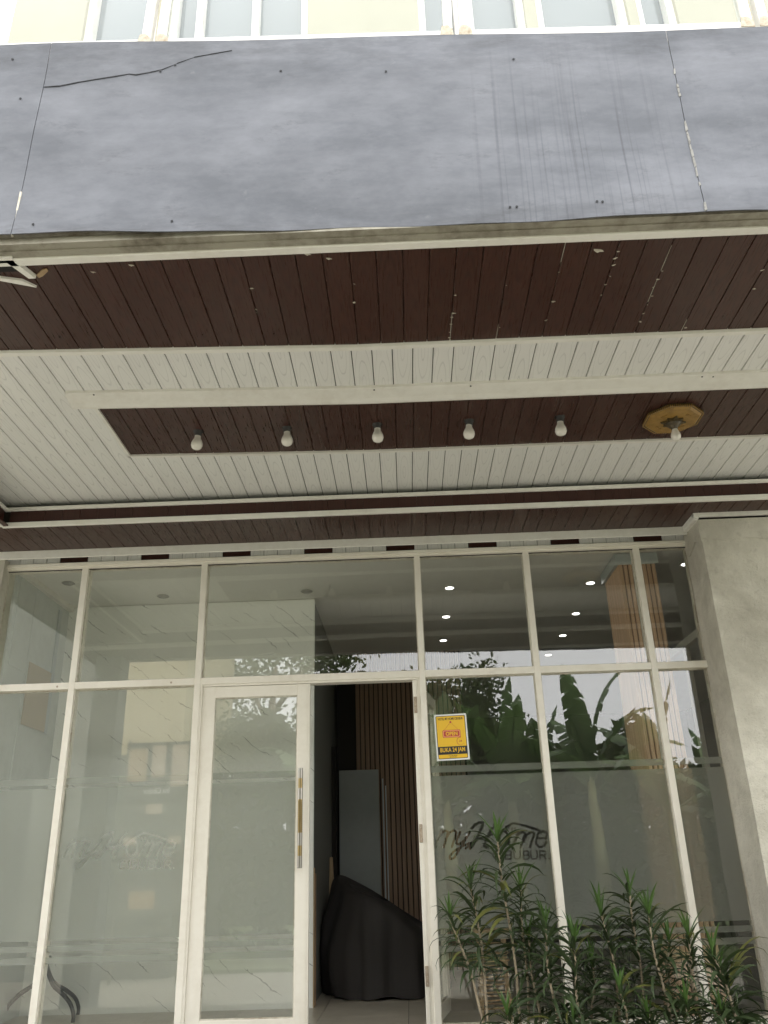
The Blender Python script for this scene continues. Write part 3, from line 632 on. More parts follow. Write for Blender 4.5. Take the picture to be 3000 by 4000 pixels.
film(sf, -2.90, -2.341); film(sf, -2.297, -1.456, (-2.419, .012)); film(sf, .150, .906, (0, 0)); film(sf, .948, 1.712); film(sf, 1.755, 2.098)

# ---- doors
def handle(parent, x, z0, z1):
    h = B(0, 0, 0, .001, .001, .001).obj('pull_handle', M['steel'], parent); h.location = (x, -.062, z0)
    hgt = z1 - z0
    for a, b_, k in ((0, .12, 'steel'), (.12, .22, 'brass'), (.22, .345, 'steel'), (.345, .68, 'brass'), (.68, .795, 'steel'), (.795, .895, 'brass'), (.895, 1, 'steel')):
        r_ = .0155 if k == 'steel' else .0150
        MB().tube([(0, 0, a * hgt), (0, 0, b_ * hgt)], r_, 16).obj('grip_section', M[k], h, smooth=False)
    for k in range(17):
        MB().lathe([(.0150, 0), (.0168, .003), (.0150, .006)], 16, (0, 0, hgt * (.35 + .0192 * k))).obj('grip_ring', M['brass'], h, smooth=True)
    for a in (.14, .86): MB().tube([(0, 0, a * hgt), (0, .05, a * hgt)], .008, 8).obj('stand_off', M['steel'], h)
def door_leaf(name, label, wd, with_handle):
    o = thing(name, label, 'door')
    sw_, h0, h1 = .088, .578 - FZ, 2.678 - FZ
    B(0, 0, h0, sw_, .04, h1).obj('stile', M['alu'], o, bevel=.0015); B(wd - sw_, 0, h0, wd, .04, h1).obj('stile', M['alu'], o, bevel=.0015)
    B(wd - .020, -.004, h0, wd - .016, .0, h1).obj('stile_bead', M['alu'], o)
    B(sw_, .0, h1 - .077, wd - sw_, .04, h1 - .001).obj('top_rail', M['alu'], o, bevel=.0015); B(sw_, 0, h0, wd - sw_, .04, .102).obj('bottom_rail', M['alu'], o, bevel=.0015)
    g = B(sw_, .017, .102, wd - sw_, .023, h1 - .077).obj('glass_pane', M['glass'], o)
    for a, b_, c, d in ((sw_, wd - sw_, .102, .110), (sw_, wd - sw_, h1 - .085, h1 - .077), (sw_, sw_ + .006, .11, h1 - .085), (wd - sw_ - .006, wd - sw_, .11, h1 - .085)): B(a, .008, c, b_, .0165, d).obj('gasket', M['oldtrim'], g)
    q = MB()
    for z0, z1 in BANDS: q.quad((sw_, .027, z0 - FZ), (wd - sw_, .027, z0 - FZ), (wd - sw_, .027, z1 - FZ), (sw_, .027, z1 - FZ))
    me = bpy.data.meshes.new('frosted_film'); me.from_pydata(q.v, [], q.f); me.materials.append(M['frost']); link('frosted_film', me, g)
    if with_handle: handle(o, wd - .052, 1.50 - FZ, 2.108 - FZ)
    return o
d1 = door_leaf('door_leaf', 'closed cream framed glass door leaf with brass pull handle', .745, True); d1.location = (-1.396, .016, FZ)
d2 = door_leaf('door_leaf', 'cream framed glass door leaf swung open into the lobby', .735, False); d2.location = (.112, .105, FZ); d2.rotation_euler = (0, 0, R_(80))
for z in (2.45, 1.63, .82):
    o = B(.0635, -.004, z, .0855, .006, z + .11).obj('hinge', M['hinge'], sf, bevel=.002)
    for k in (.02, .055, .09): MB().lathe([(.0001, 0), (.003, .0008), (.003, .002)], 8).obj('rivet', M['rust'], o).matrix_local = Matrix.Translation((.0745, -.006, z + k)) @ Matrix.Rotation(R_(90), 4, 'X')
B(.060, .0065, FZ, .0855, .10, 2.676).obj('door_jamb', M['alu'], sf, bevel=.002)

# ------------------------------------------------------------------ yellow notice on the glass
sg = thing('notice_sign', 'yellow OPEN notice in clear sleeve taped to glass beside the doorway', 'sign', (.310, .0355, 2.288)); sg.rotation_euler = (0, R_(-1.2), 0)
B(-.122, -.0005, -.166, .122, .0005, .160).obj('clear_sleeve', M['sleeve'], sg)
B(-.110, -.0022, -.152, .110, -.0012, .152).obj('card', M['paper'], sg)
def rrect(x0, z0, x1, z1, r_, y, d, mt, nm, par):
    pts = []
    for cx_, cz_, a in ((x1 - r_, z1 - r_, 0), (x0 + r_, z1 - r_, 90), (x0 + r_, z0 + r_, 180), (x1 - r_, z0 + r_, 270)):
        pts += [(cx_ + r_ * math.cos(R_(a + k * 22.5)), 0, cz_ + r_ * math.sin(R_(a + k * 22.5))) for k in range(5)]
    return MB().prism(pts, (0, y, 0), (0, y + d, 0)).obj(nm, mt, par)
rrect(-.100, -.142, .100, .142, .008, -.0026, .0004, M['blk'], 'border', sg)
rrect(-.096, -.138, .096, .138, .006, -.0030, .0004, M['yel'], 'yellow_field', sg)
B(-.099, -.0034, -.114, .099, -.003, -.062).obj('black_band', M['blk'], sg)
rrect(-.060, -.004, .062, .047, .010, -.0034, .0004, M['red'], 'open_plate', sg); rrect(-.057, -.001, .059, .044, .009, -.0038, .0004, M['pink'], 'open_plate', sg); rrect(-.052, .004, .054, .039, .007, -.0042, .0004, M['red'], 'open_plate', sg)
for body, mt_, wd, hh, x, z, bo in (('HOTEL MY HOME CIBUBUR', 'blk', .168, .017, 0, .121, .008), ('OPEN', 'yel', .080, .026, .001, .0215, .03), ('BUKA 24 JAM', 'yel', .166, .036, 0, -.088, .015), ('24', 'red', .019, .013, .057, -.029, .01), ('MY HOME CIBUBUR', 'blk', .056, .0065, 0, -.122, .0), ('0822 2744 3011', 'blk', .048, .0065, 0, -.131, .0)):
    link('lettering', text_mesh(body, M[mt_], wd, hh, bo), sg, (x, -.0046, z))
MB().tube([(-.045, -.0034, .048), (-.006, -.0034, .093)], .0009, 4).obj('string', M['red'], sg); MB().tube([(.045, -.0034, .048), (.004, -.0034, .093)], .0009, 4).obj('string', M['red'], sg)
MB().lathe([(.0001, -.001), (.007, -.001), (.007, .001)], 14).obj('nail', M['red'], sg).matrix_local = Matrix.Translation((-.001, -.0034, .098)) @ Matrix.Rotation(R_(90), 4, 'X')
MB().tube([(.057 + .024 * math.cos(a), -.0034, -.030 + .026 * math.sin(a)) for a in np.linspace(R_(95), R_(330), 18)], [.0016] * 9 + [.0014 - .00013 * k for k in range(9)], 5).obj('clock_arrow', M['red'], sg)
MB().prism([(.052, 0, .002), (.064, 0, -.003), (.055, 0, -.009)], (0, -.0036, 0), (0, -.0032, 0)).obj('clock_arrow', M['red'], sg)
for x, z, a in ((-.128, .150, .6), (.125, .160, -.5), (-.118, -.175, -.7), (.118, -.170, .8)):
    o = B(-.02, -.0012, -.008, .02, -.0006, .008).obj('tape', M['sleeve'], sg); o.location = (x, -.001, z); o.rotation_euler = (0, a, 0)

# ------------------------------------------------------------------ bulbs and medallion lamp
bm_ = MB().lathe([(.0001, -.125), (.016, -.123), (.026, -.115), (.031, -.100), (.030, -.085), (.024, -.068), (.018, -.055), (.0165, -.040), (.0165, -.030)], 20).mesh('bulb', M['bulb'], True)
sk = MB().lathe([(.017, -.034), (.021, -.030), (.022, -.010), (.030, -.004), (.034, 0)], 20).mesh('socket', M['socket'], True)
for x, lb in ((-1.155, 'leftmost unlit white bulb in the brown ceiling inset'), (-.631, 'second unlit white bulb from left in brown ceiling inset'), (-.099, 'middle one of five unlit bulbs in brown ceiling inset'), (.440, 'fourth unlit white bulb from left in brown ceiling inset'), (.973, 'unlit white bulb next to the gold ceiling medallion')):
    o = thing('light_bulb', lb, 'bulb', (x, -1.455, ZC), 'bare bulbs in the ceiling inset'); link('socket', sk, o, (0, 0, .004)); link('bulb', bm_, o, (0, 0, .012), (rnd.uniform(-.06, .06), rnd.uniform(-.06, .06), 0), scale=(1.1, 1.1, 1.02))
md = thing('ceiling_medallion', 'gold octagonal ceiling medallion holding one white bulb', 'ceiling lamp', (1.640, -1.41, ZC)); md.scale = (.92, .92, .95)
def octa(r_, z0, z1, nm, mt_, par, rt_=22.5, r2=None):
    r2 = r2 or r_; q = MB(); a = [R_(rt_ + 45 * k) for k in range(8)]
    q.v = [(r_ * math.cos(k), r_ * math.sin(k), z0) for k in a] + [(r2 * math.cos(k), r2 * math.sin(k), z1) for k in a]
    q.f = [tuple(range(8)), tuple(range(8, 16))[::-1]] + [(i, (i+1) % 8, 8 + (i+1) % 8, 8 + i) for i in range(8)]
    return q.obj(nm, mt_, par)
octa(.185, 0, -.022, 'base_plate', M['goldk'], md, 22.5, .192); octa(.176, -.022, -.034, 'face_plate', M['gold'], md, 22.5, .160)
for k in range(8):
    a0, a1 = R_(22.5 + 45 * k), R_(67.5 + 45 * k)
    for j in range(11):
        t_ = (j + .5) / 11; x = .187 * (math.cos(a0) * (1 - t_) + math.cos(a1) * t_); y = .187 * (math.sin(a0) * (1 - t_) + math.sin(a1) * t_)
        MB().lathe([(.0001, -.004), (.005, -.002), (.005, .012)], 6, (x, y, -.022)).obj('bead', M['gold'], md, True)
rs = MB(); pts = [((.070 if k % 2 == 0 else .048) * math.cos(R_(22.5 * k)) * (1 if k % 4 else 1.15), (.070 if k % 2 == 0 else .048) * math.sin(R_(22.5 * k)) * (1 if k % 4 else 1.15), 0) for k in range(16)]
rs.prism(pts, (0, 0, -.046), (0, 0, -.034)).obj('rosette', M['goldk'], md); MB().lathe([(.050, -.044), (.046, -.056), (.030, -.066), (.022, -.075), (.020, -.09)], 18).obj('collar', M['goldk'], md, True)
for k in range(4):
    a = R_(45 + 90 * k); MB().prism([(-.025, -.006, 0), (-.008, -.012, 0), (.004, -.004, 0), (.02, -.010, 0), (.026, .004, 0), (.008, .008, 0), (-.006, .004, 0), (-.018, .010, 0)], (0, 0, -.038), (0, 0, -.033)).obj('scroll_relief', M['gold'], md).matrix_local = Matrix.Translation((.105 * math.cos(a), .105 * math.sin(a), 0)) @ Matrix.Rotation(a + R_(90), 4, 'Z')
o = link('bulb', bm_, md, (0, 0, -.040)); MB().lathe([(.0165, -.066), (.0175, -.064), (.0175, -.080), (.0168, -.081)], 16).obj('lamp_holder', M['bulb'], md, True)

# ------------------------------------------------------------------ lobby contents
sc_ = thing('slatted_pillar', 'square lobby pillar clad in vertical oak slats', 'pillar', (1.665, .285, FZ))
B(.012, .012, 0, .275, .46, 3.07).obj('core', M['dslat'], sc_)
w4 = B(0, 0, 0, .026, .02, 2.99).mesh('slat', M['slat'], bevel=.004)
for i in range(8): link('slat', w4, sc_, (.004 + i * .0355, -.002, 0))
w5 = B(0, 0, 0, .02, .0145, 2.99).mesh('slat', M['slat'], bevel=.003)
for i in range(20): link('slat', w5, sc_, (-.002, .012 + i * .0225, 0))
B(-.022, -.022, 2.985, .300, .0, 3.068).obj('top_flashing', M['zinc'], sc_); B(-.022, .0, 2.985, .0, .49, 3.068).obj('top_flashing', M['zinc'], sc_)
lit = [(.415, .961), (.422, 1.845), (.427, 2.741), (.425, 3.551), (1.600, .965), (1.647, 1.895), (1.661, 2.708), (1.642, 3.572), (2.276, .565)]
names = ['nearest lit downlight left of the slatted pillar row', 'second lit downlight in the row behind the doorway jamb', 'third lit downlight in the row behind the doorway jamb', 'farthest lit downlight in the row behind the doorway jamb', 'lit downlight touching the slatted pillar top', 'second lit downlight in the row by the slatted pillar', 'third lit downlight in the row by the slatted pillar', 'farthest lit downlight in the row by the slatted pillar', 'large lit downlight between slatted pillar and cement column']
names[0] = 'nearest lit downlight in the row behind the doorway jamb'
for (x, y), lb in zip(lit, names):
    o = thing('downlight', lb, 'downlight', (x, y, 3.645), 'lit downlights in the lobby ceiling')
    MB().lathe([(.040, 0), (.046, -.004), (.040, -.010), (.035, -.010)], 20).obj('rim', M['white'], o); MB().lathe([(.0001, -.0115), (.034, -.0115), (.034, -.0095)], 20).obj('lens', M['lamp'], o)
for (x, y), lb in zip([(-2.64, .489), (-1.999, .918), (-.787, .927)], ['unlit downlight near the left lobby wall', 'unlit downlight above the marble partition', 'unlit downlight above the closed door leaf']):
    o = thing('downlight', lb, 'downlight', (x, y, 3.645), 'unlit downlights in the lobby ceiling')
    MB().lathe([(.045, 0), (.052, -.006), (.040, -.012), (.036, -.006)], 18).obj('rim', M['lampoff'], o); MB().lathe([(.0001, -.010), (.034, -.008), (.034, 0)], 18).obj('lens', M['lampoff'], o)
# draped cover
def drape():
    from mathutils import noise as ns
    seg, ring = 110, 46; q = MB(); n0 = 0
    for j in range(ring + 1):
        t_ = j / ring
        for i in range(seg):
            a = 2 * math.pi * i / seg; ca, sa = math.cos(a), math.sin(a)
            rx = .51 * math.sqrt(max(0, 1 - (1 - t_) ** 2.4)); ry = .62 * math.sqrt(max(0, 1 - (1 - t_) ** 2.4))
            fold = 1 + .035 * t_ ** 1.3 * (math.sin(a * 11 + 2 * t_) + .5 * math.sin(a * 23 + 1.0)) - .03 * math.sin(3 * a)
            x, y = rx * ca * fold, ry * sa * fold
            top = .88 - .52 * (x + .40) / .90 - .10 * max(0, y)       # high shoulder at the left, falling to the right
            rim = .012 + .012 * math.sin(a * 7) * (t_ > .9)
            z = rim + (top - rim) * max(0, (1 - t_ ** 3.4)) + .02 * math.sin(a * 4 + t_ * 5) * (1 - t_)
            p_ = Vector((x * 2.2, y * 2.2, z * 2.2)); c_ = Vector((x * 9, y * 9, z * 2.2)); d_ = .075 * ns.noise(p_) + .022 * ns.noise(c_) * min(1, t_ * 2)
            q.v.append((x * (1 + d_ * 1.6), y * (1 + d_ * 1.6), max(z + .5 * d_ * (1 - t_ ** 4), .006)))
    for j in range(ring):
        for i in range(seg): q.f.append((j*seg+i, j*seg+(i+1) % seg, (j+1)*seg+(i+1) % seg, (j+1)*seg+i))
    q.f.append(tuple(range(seg))[::-1])
    me = bpy.data.meshes.new('cloth_cover'); me.from_pydata(q.v, [], q.f); me.materials.append(M['cloth'])
    for p in me.polygons: p.use_smooth = True
    return me
dc = thing('covered_motorcycle', 'bulky shape under draped black cloth cover inside the doorway', 'covered object', (-.215, 1.98, FZ)); link('cloth_cover', drape(), dc)
# second hump along the right and a stitched top edge
MB().tube([(-.36, -.20, .80), (-.20, -.33, .74), (.0, -.40, .62), (.2, -.40, .47), (.36, -.3, .33)], [.02, .035, .04, .035, .02], 10).obj('cloth_fold', M['cloth'], dc, True)
# leaning boards and grey door in the doorway
gd = tag(B(0, 0, 0, .40, .035, 1.83).obj('grey_door_board', M['greydoor'], bevel=.003), 'pale grey door board standing against the slat wall', 'door board'); gd.location = (-.69, 3.02, FZ)
o = thing('metal_stile', 'narrow dark stile with pale steel edge beside grey door board', 'door edge', (-.77, 2.88, FZ)); B(0, 0, 0, .015, .05, 2.1).obj('steel_edge', M['greydoor'], o); B(.015, .005, 0, .065, .045, 2.05).obj('dark_stile', M['grout'], o)
o = tag(B(0, 0, 0, .07, .02, 1.02).obj('leaning_plank', M['rattan'], bevel=.003), 'short pale plank leaning beside the marble partition end', 'plank'); o.location = (-.742, 2.55, FZ); o.rotation_euler = (R_(-5), R_(-3), 0)
o = thing('wardrobe_handle', 'tall thin grey handle bars on the dark slat wall', 'handle', (-.26, 3.14, FZ + .5)); B(0, 0, 0, .012, .02, 1.25).obj('bar', M['zinc'], o); B(.03, 0, .0, .040, .02, 1.18).obj('bar', M['zinc'], o)
# coat stand
cs = thing('metal_stand', 'black metal stand with four curved legs behind left pane', 'stand', (-2.60, .83, FZ))
MB().tube([(0, 0, .36), (0, 0, 1.30)], .016, 10).obj('pole', M['blackmetal'], cs)
for dx, dy in ((.24, -.02), (.15, .32), (-.30, .12), (-.36, .30)):
    pts = [(0, 0, .42), (dx * .06, dy * .06, .33), (dx * .28, dy * .28, .23), (dx * .62, dy * .62, .17), (dx * .88, dy * .88, .11), (dx, dy, .045), (dx, dy, .0)]
    sm2 = []
    for i in range(len(pts) - 1):
        for k in range(4):
            p0_, p1_, p2_, p3_ = [Vector(pts[max(0, min(len(pts) - 1, i + d_))]) for d_ in (-1, 0, 1, 2)]; t_ = k / 4
            sm2.append(.5 * ((2 * p1_) + (p2_ - p0_) * t_ + (2 * p0_ - 5 * p1_ + 4 * p2_ - p3_) * t_ ** 2 + (3 * p1_ - p0_ - 3 * p2_ + p3_) * t_ ** 3))
    MB().tube(sm2 + [Vector(pts[-1])], .0135, 10).obj('leg', M['blackmetal'], cs, True)
MB().tube([(-.06, -.01, .40), (.035, -.01, .40)], .013, 8).obj('clamp_bolt', M['blackmetal'], cs)
# woven cane basket and stool behind the plants
bk = thing('cane_rack', 'pale woven cane rack behind the glass and plants', 'rack', (.52, .55, FZ))
for sx in (-.09, .09):
    for sy in (-.09, .09): MB().tube([(sx, sy, 0), (sx * .92, sy * .92, .50)], .010, 8).obj('post', M['rattan'], bk)
for k in range(9): 
    z = .06 + k * .045
    MB().tube([(-.1, -.1, z), (.1, -.1, z + .006), (.1, .1, z), (-.1, .1, z + .006), (-.1, -.1, z)], .006, 6).obj('cane_band', M['rattan'], bk)
B(-.12, -.12, .50, .12, .12, .52).obj('top_board', M['rattan'], bk)
so_ = thing('bar_stool', 'dark slim legged stool in the lobby behind the plants', 'stool', (1.28, .75, FZ))
for sx in (-.14, .14):
    for sy in (-.14, .14): MB().tube([(sx * 1.2, sy * 1.2, 0), (sx, sy, .62)], .012, 8).obj('leg', M['blackmetal'], so_)
MB().lathe([(.0001, .62), (.18, .62), (.19, .64), (.18, .66), (.0001, .67)], 20).obj('seat', M['blackmetal'], so_)
for z in (.22,): MB().tube([(-.16, -.16, z), (.16, -.16, z), (.16, .16, z), (-.16, .16, z), (-.16, -.16, z)], .008, 6).obj('foot_ring', M['blackmetal'], so_)
# side glazing in the dark right part of the lobby
sgz = thing('side_window_frame', 'dim pale window frame in dark lobby corner beside column', 'window frame', (2.62, .35, FZ))
B(0, .55, 0, .05, .61, 2.72).obj('post', M['alu'], sgz); B(0, -.05, 2.72, .05, 2.2, 2.79).obj('head', M['alu'], sgz); B(0, -.05, 2.02, .05, .55, 2.07).obj('rail', M['alu'], sgz); B(0, 1.6, 0, .05, 1.66, 2.72).obj('post', M['alu'], sgz)
cb = thing('dark_cabinet', 'dark cabinet against the side window in the lobby', 'cabinet', (2.35, 1.2, FZ)); B(0, 0, 0, .5, .6, 1.15).obj('carcass', mat('dark_cabinet_board', (.035, .03, .026), .5), cb, bevel=.004); B(.05, -.008, .38, .14, -.001, .43).obj('paper_tag', M['paper'], cb); B(.02, -.004, .6, .48, -.001, .61).obj('drawer_gap', M['dark'], cb)

# ------------------------------------------------------------------ dracaena plants in the planter
pl = thing('planter', 'low cement planter trough below the glass at right', 'planter', (0, 0, .545))
for a in ((.10, -.92, 0, 2.08, -.86, .085), (.10, -.34, 0, 2.08, -.28, .085), (.10, -.86, 0, .16, -.34, .085), (2.02, -.86, 0, 2.08, -.34, .085)): B(*a).obj('side', M['cement'], pl)
B(.16, -.86, 0, 2.02, -.34, .06).obj('soil', M['soil'], pl)
def leaf_mesh(name, mt_, ln, wd, lift, droop, seg=7, fold=.35, twist=0.0):
    q = MB(); p = Vector((0, 0, 0)); a = lift
    for i in range(seg + 1):
        t_ = i / seg; wv = wd * .5 * (math.sin(math.pi * min(1, (t_ * .93 + .07)) ** .75) ** .8 if t_ < 1 else .02)
        n_ = Vector((0, -math.sin(a), math.cos(a))); s_ = Vector((1, 0, 0)); tw = twist * t_
        s_ = (s_ * math.cos(tw) + n_ * math.sin(tw)); e = n_ * wv * fold
        q.v += [tuple(p - s_ * wv + e), tuple(p), tuple(p + s_ * wv + e)]
        d_ = Vector((0, math.cos(a), math.sin(a))); p = p + d_ * ln / seg; a -= droop / seg * (1.6 * t_ + .2) * 1.0
    for i in range(seg):
        b_ = i * 3; q.f += [(b_, b_+1, b_+4, b_+3), (b_+1, b_+2, b_+5, b_+4)]
    me = bpy.data.meshes.new(name); me.from_pydata(q.v, [], q.f); me.materials.append(mt_)
    for pp in me.polygons: pp.use_smooth = True
    return me
LV = [leaf_mesh('leaf', M['leaf'], 0.225, .0185, .5, dr, twist=tw) for dr, tw in ((1.1, .3), (1.7, -.5), (2.3, .6), (2.9, -.4), (2.0, .9), (.8, 0))]
LY = [leaf_mesh('leaf', M['dryleaf'], .24, .020, .4, 2.4)]
SP = [leaf_mesh('spear_leaf', M['spear'], .15, .018, 1.45, .25, fold=.8), leaf_mesh('spear_leaf', M['spear'], .17, .016, 1.35, .45, fold=.7)]
# (tip x, tip z, base x, y, crown length, size)
PLN = [(.215, 1.34, .40, -.62, .20, .95), (.345, 1.50, .40, -.58, .34, 1.05), (.508, 1.75, .56, -.60, .42, 1.1), (.624, 1.48, .60, -.52, .34, 1.0),
       (.716, 1.30, .74, -.66, .42, 1.1), (.640, 1.22, .66, -.55, .40, .95), (.850, 1.21, .86, -.70, .50, 1.1), (1.060, 1.35, 1.10, -.58, .40, 1.1), (1.246, 1.44, 1.22, -.52, .36, 1.05),
       (1.290, 1.35, 1.33, -.66, .42, 1.1), (1.494, 1.22, 1.50, -.60, .38, 1.0), (1.410, 1.18, 1.38, -.52, .30, .9), (1.610, 1.14, 1.70, -.66, .44, 1.1), (1.080, .97, 1.08, -.72, .26, .95), (1.392, .91, 1.40, -.74, .22, .95), (.480, .88, .52, -.72, .2, .9), (1.204, .85, 1.18, -.76, .2, .9), (.796, .84, .80, -.76, .2, .85), (1.570, .87, 1.60, -.74, .22, .9), (.98, 1.08, .95, -.50, .36, 1.0), (1.66, 1.02, 1.74, -.56, .34, 1.0)]
PLB = ['leaning leftmost dracaena crossing the door jamb', 'dracaena second from left with broad dark crown', 'tallest dracaena standing in front of the cut-out lettering', 'dracaena right of the tallest one below the lettering', 'tall dracaena left of the middle mullion foot', 'slim dracaena tucked behind the one at the mullion foot', 'dracaena growing in front of the mullion between the two frosted panes', 'dracaena at left of the second frosted pane', 'tallest dracaena in front of the second frosted pane', 'broad dracaena beside the tallest one of the second pane', 'dracaena before the lower oak slats of the pillar', 'small dracaena behind the pair near the oak slats', 'rightmost dracaena with long arching leaves', 'short dracaena low in the middle of the row', 'short dracaena low at right before the oak slats', 'low young dracaena at bottom left of the row', 'low young dracaena right of the middle at the bottom', 'low young dracaena by the mullion foot', 'low young dracaena at bottom right of the row', 'half hidden dracaena in the thick of the row', 'drooping dracaena behind the rightmost one']
for (tx, tz, bx, y, cl, sz), lb in zip(PLN, PLB):
    o = thing('dracaena_plant', lb, 'plant', (bx, y, .60), 'dracaena plants in the planter')
    zt = tz - .60 - .13 * sz; dxx = tx - bx; pts = []
    for k in range(7):
        t_ = k / 6; pts.append((dxx * t_ + .010 * math.sin(t_ * 7 + bx * 9), .012 * math.sin(t_ * 5 + bx * 13), zt * t_))
    MB().tube(pts, [.0085 - .003 * k / 6 for k in range(7)], 7).obj('stem', M['cane'], o, True)
    def at(h):
        t_ = max(0, min(1, h / zt)); return (dxx * t_ + .010 * math.sin(t_ * 7 + bx * 9), .012 * math.sin(t_ * 5 + bx * 13), zt * t_)
    cl *= 1.3; nl = int(32 + cl * 64); az = rnd.uniform(0, 6.28)
    for k in range(nl):
        t_ = k / nl; az += 2.4 + rnd.uniform(-.3, .3); h = zt - cl * min(1, zt / max(cl, .01)) * t_ ** 1.1
        me = LV[min(5, int(rnd.random() * 3 + t_ * 3))] if rnd.random() > .07 else LY[0]
        s_ = sz * rnd.uniform(.45, 1.25) * (.78 + .3 * min(1, t_ * 3))
        link('leaf', me, o, at(max(.03, h)), (R_(22 - 40 * t_ + rnd.uniform(-22, 20)), rnd.uniform(-.45, .45), az), (s_ * rnd.uniform(.85, 1.15), s_, s_))
    for k in range(6):
        s_ = sz * rnd.uniform(.75, 1.15); link('spear_leaf', SP[k % 2], o, at(zt), (R_(rnd.uniform(-22, 6)), 0, k * 1.05 + bx * 5), (s_, s_, s_))
for k in range(4):
    link('leaf', LY[0], bpy.data.objects['dracaena_plant.012'], (-.03, 0, .32 - .02 * k), (R_(30 - 6 * k), .1, R_(-70 + 9 * k)), (1.0, 1.7 - .1 * k, 1.5))

# ------------------------------------------------------------------ what the glass mirrors: banana plants, trees, a pale house and a banner across the yard
def ban_leaf(ln, wd, lift, droop, seed, seg=16):
    rr = random.Random(seed); q = MB(); p = Vector((0, 0, 0)); a = lift; torn = [rr.random() < .35 for _ in range(seg + 1)]
    rows = []
    for i in range(seg + 1):
        t_ = i / seg; wv = 0.03 if t_ < .10 else wd * .5 * max(.02, (math.sin(math.pi * ((t_ - .10) / .9) ** .8)) ** .55)
        n_ = Vector((0, -math.sin(a), math.cos(a))); rows.append((p.copy(), wv, n_, t_)); p = p + Vector((0, math.cos(a), math.sin(a))) * ln / seg; a -= droop / seg * (2.0 * t_)
    for i in range(seg):
        (p0_, w0, n0, t0), (p1_, w1, n1, t1) = rows[i], rows[i+1]
        for sd_ in (-1, 1):
            g = rr.uniform(0, .35) if rr.random() < .5 else 0.0; sag = rr.uniform(.05, .5)
            a0 = p0_ + Vector((sd_ * w0, 0, 0)) - Vector((0, 0, 1)) * w0 * sag; b0 = p1_ + Vector((sd_ * w1, 0, 0)) * 1 - Vector((0, 0, 1)) * w1 * (sag + rr.uniform(-.05, .05))
            if g: b0 = b0.lerp(a0, g)
            n_ = len(q.v); q.v += [tuple(p0_), tuple(a0), tuple(b0), tuple(p1_)]; q.f.append((n_, n_+1, n_+2, n_+3))
    for i in range(seg): 
        n_ = len(q.v); a0, b0 = rows[i][0], rows[i+1][0]; r_ = .022 * (1 - i / seg) + .004
        q.v += [tuple(a0 + Vector((-r_, 0, -.01))), tuple(a0 + Vector((r_, 0, -.01))), tuple(b0 + Vector((r_, 0, -.01))), tuple(b0 + Vector((-r_, 0, -.01)))]; q.f.append((n_, n_+1, n_+2, n_+3))
    me = bpy.data.meshes.new('leaf'); me.from_pydata(q.v, [], q.f); me.materials.append(M['ban']); return me
BL = [ban_leaf(2.1, .55, 1.25, 1.1, 1), ban_leaf(2.4, .6, 1.05, 1.6, 2), ban_leaf(2.0, .5, .8, 1.9, 3), ban_leaf(2.2, .56, 1.42, .5, 4), ban_leaf(1.9, .52, .6, 1.6, 5)]
BPL = [(3.3, -10.0, 2.8, 'tallest banana plant mirrored in the middle right pane'), (1.9, -10.4, 2.65, 'banana plant mirrored above the yellow notice'), (4.6, -9.8, 2.45, 'banana plant mirrored behind the oak pillar'), (.7, -10.2, 2.5, 'banana plant mirrored at the doorway jamb'), (5.8, -10.2, 2.3, 'rightmost banana plant mirrored beside the column'), (2.6, -11.0, 2.6, 'banana plant standing behind the mirrored front row'), (-1.4, -9.8, 2.3, 'banana plant mirrored in the closed door leaf'), (6.9, -10.6, 2.6, 'banana plant at the far right end of the yard')]
for x, y, h, lb in BPL:
    o = thing('banana_plant', lb, 'banana plant', (x, y, .06), 'banana plants across the yard')
    MB().tube([(0, 0, 0), (.03, .02, h * .5), (.0, .03, h)], [.15, .12, .07], 12).obj('pseudostem', M['banst'], o, True)
    az = rnd.uniform(0, 6)
    for k in range(8):
        az += 2.2 + rnd.uniform(-.3, .3); s_ = rnd.uniform(.75, 1.05) * (h / 2.5)
        link('leaf', BL[(k * 2 + int(x)) % 5], o, (0, .03, h - .05 * k - .02), (rnd.uniform(-.15, .2), 0, az), (s_, s_, s_))
def tree(x, y, h, cr, n_, seed, label):
    rr = random.Random(seed); o = thing('broadleaf_tree', label, 'tree', (x, y, .06), 'trees behind the banana plants')
    tr = MB(); tr.tube([(0, 0, 0), (.1, .05, h * .3), (-.05, .1, h * .62), (.05, 0, h * .85)], [.22, .17, .11, .04], 10); ends = []
    for k in range(11):
        a = rr.uniform(0, 6.28); z0 = h * rr.uniform(.32, .75); e = Vector((math.cos(a) * cr * rr.uniform(.5, .95), math.sin(a) * cr * rr.uniform(.5, .95), z0 + h * rr.uniform(.1, .28)))
        mid = Vector((e.x * .5, e.y * .5, z0 + (e.z - z0) * .7)); tr.tube([(0, 0, z0), tuple(mid), tuple(e)], [.07, .045, .012], 6); ends += [e, mid.lerp(e, .5)]
    tr.obj('trunk', M['bark'], o, True); q = MB(); ends.append(Vector((0, 0, h * .9)))
    for k in range(n_):
        c = rr.choice(ends); p = c + Vector((rr.gauss(0, .34), rr.gauss(0, .34), rr.gauss(0, .24))) * cr * .55
        d_ = Vector((rr.gauss(0, 1), rr.gauss(0, 1), rr.gauss(-.5, .6))).normalized(); s_ = d_.orthogonal().normalized(); ln = rr.uniform(.09, .19); wd = ln * .28
        q.quad(p, p + d_ * ln * .5 + s_ * wd, p + d_ * ln, p + d_ * ln * .5 - s_ * wd)
    struct(q.obj('crown', M['treeleaf'], o), 'stuff')
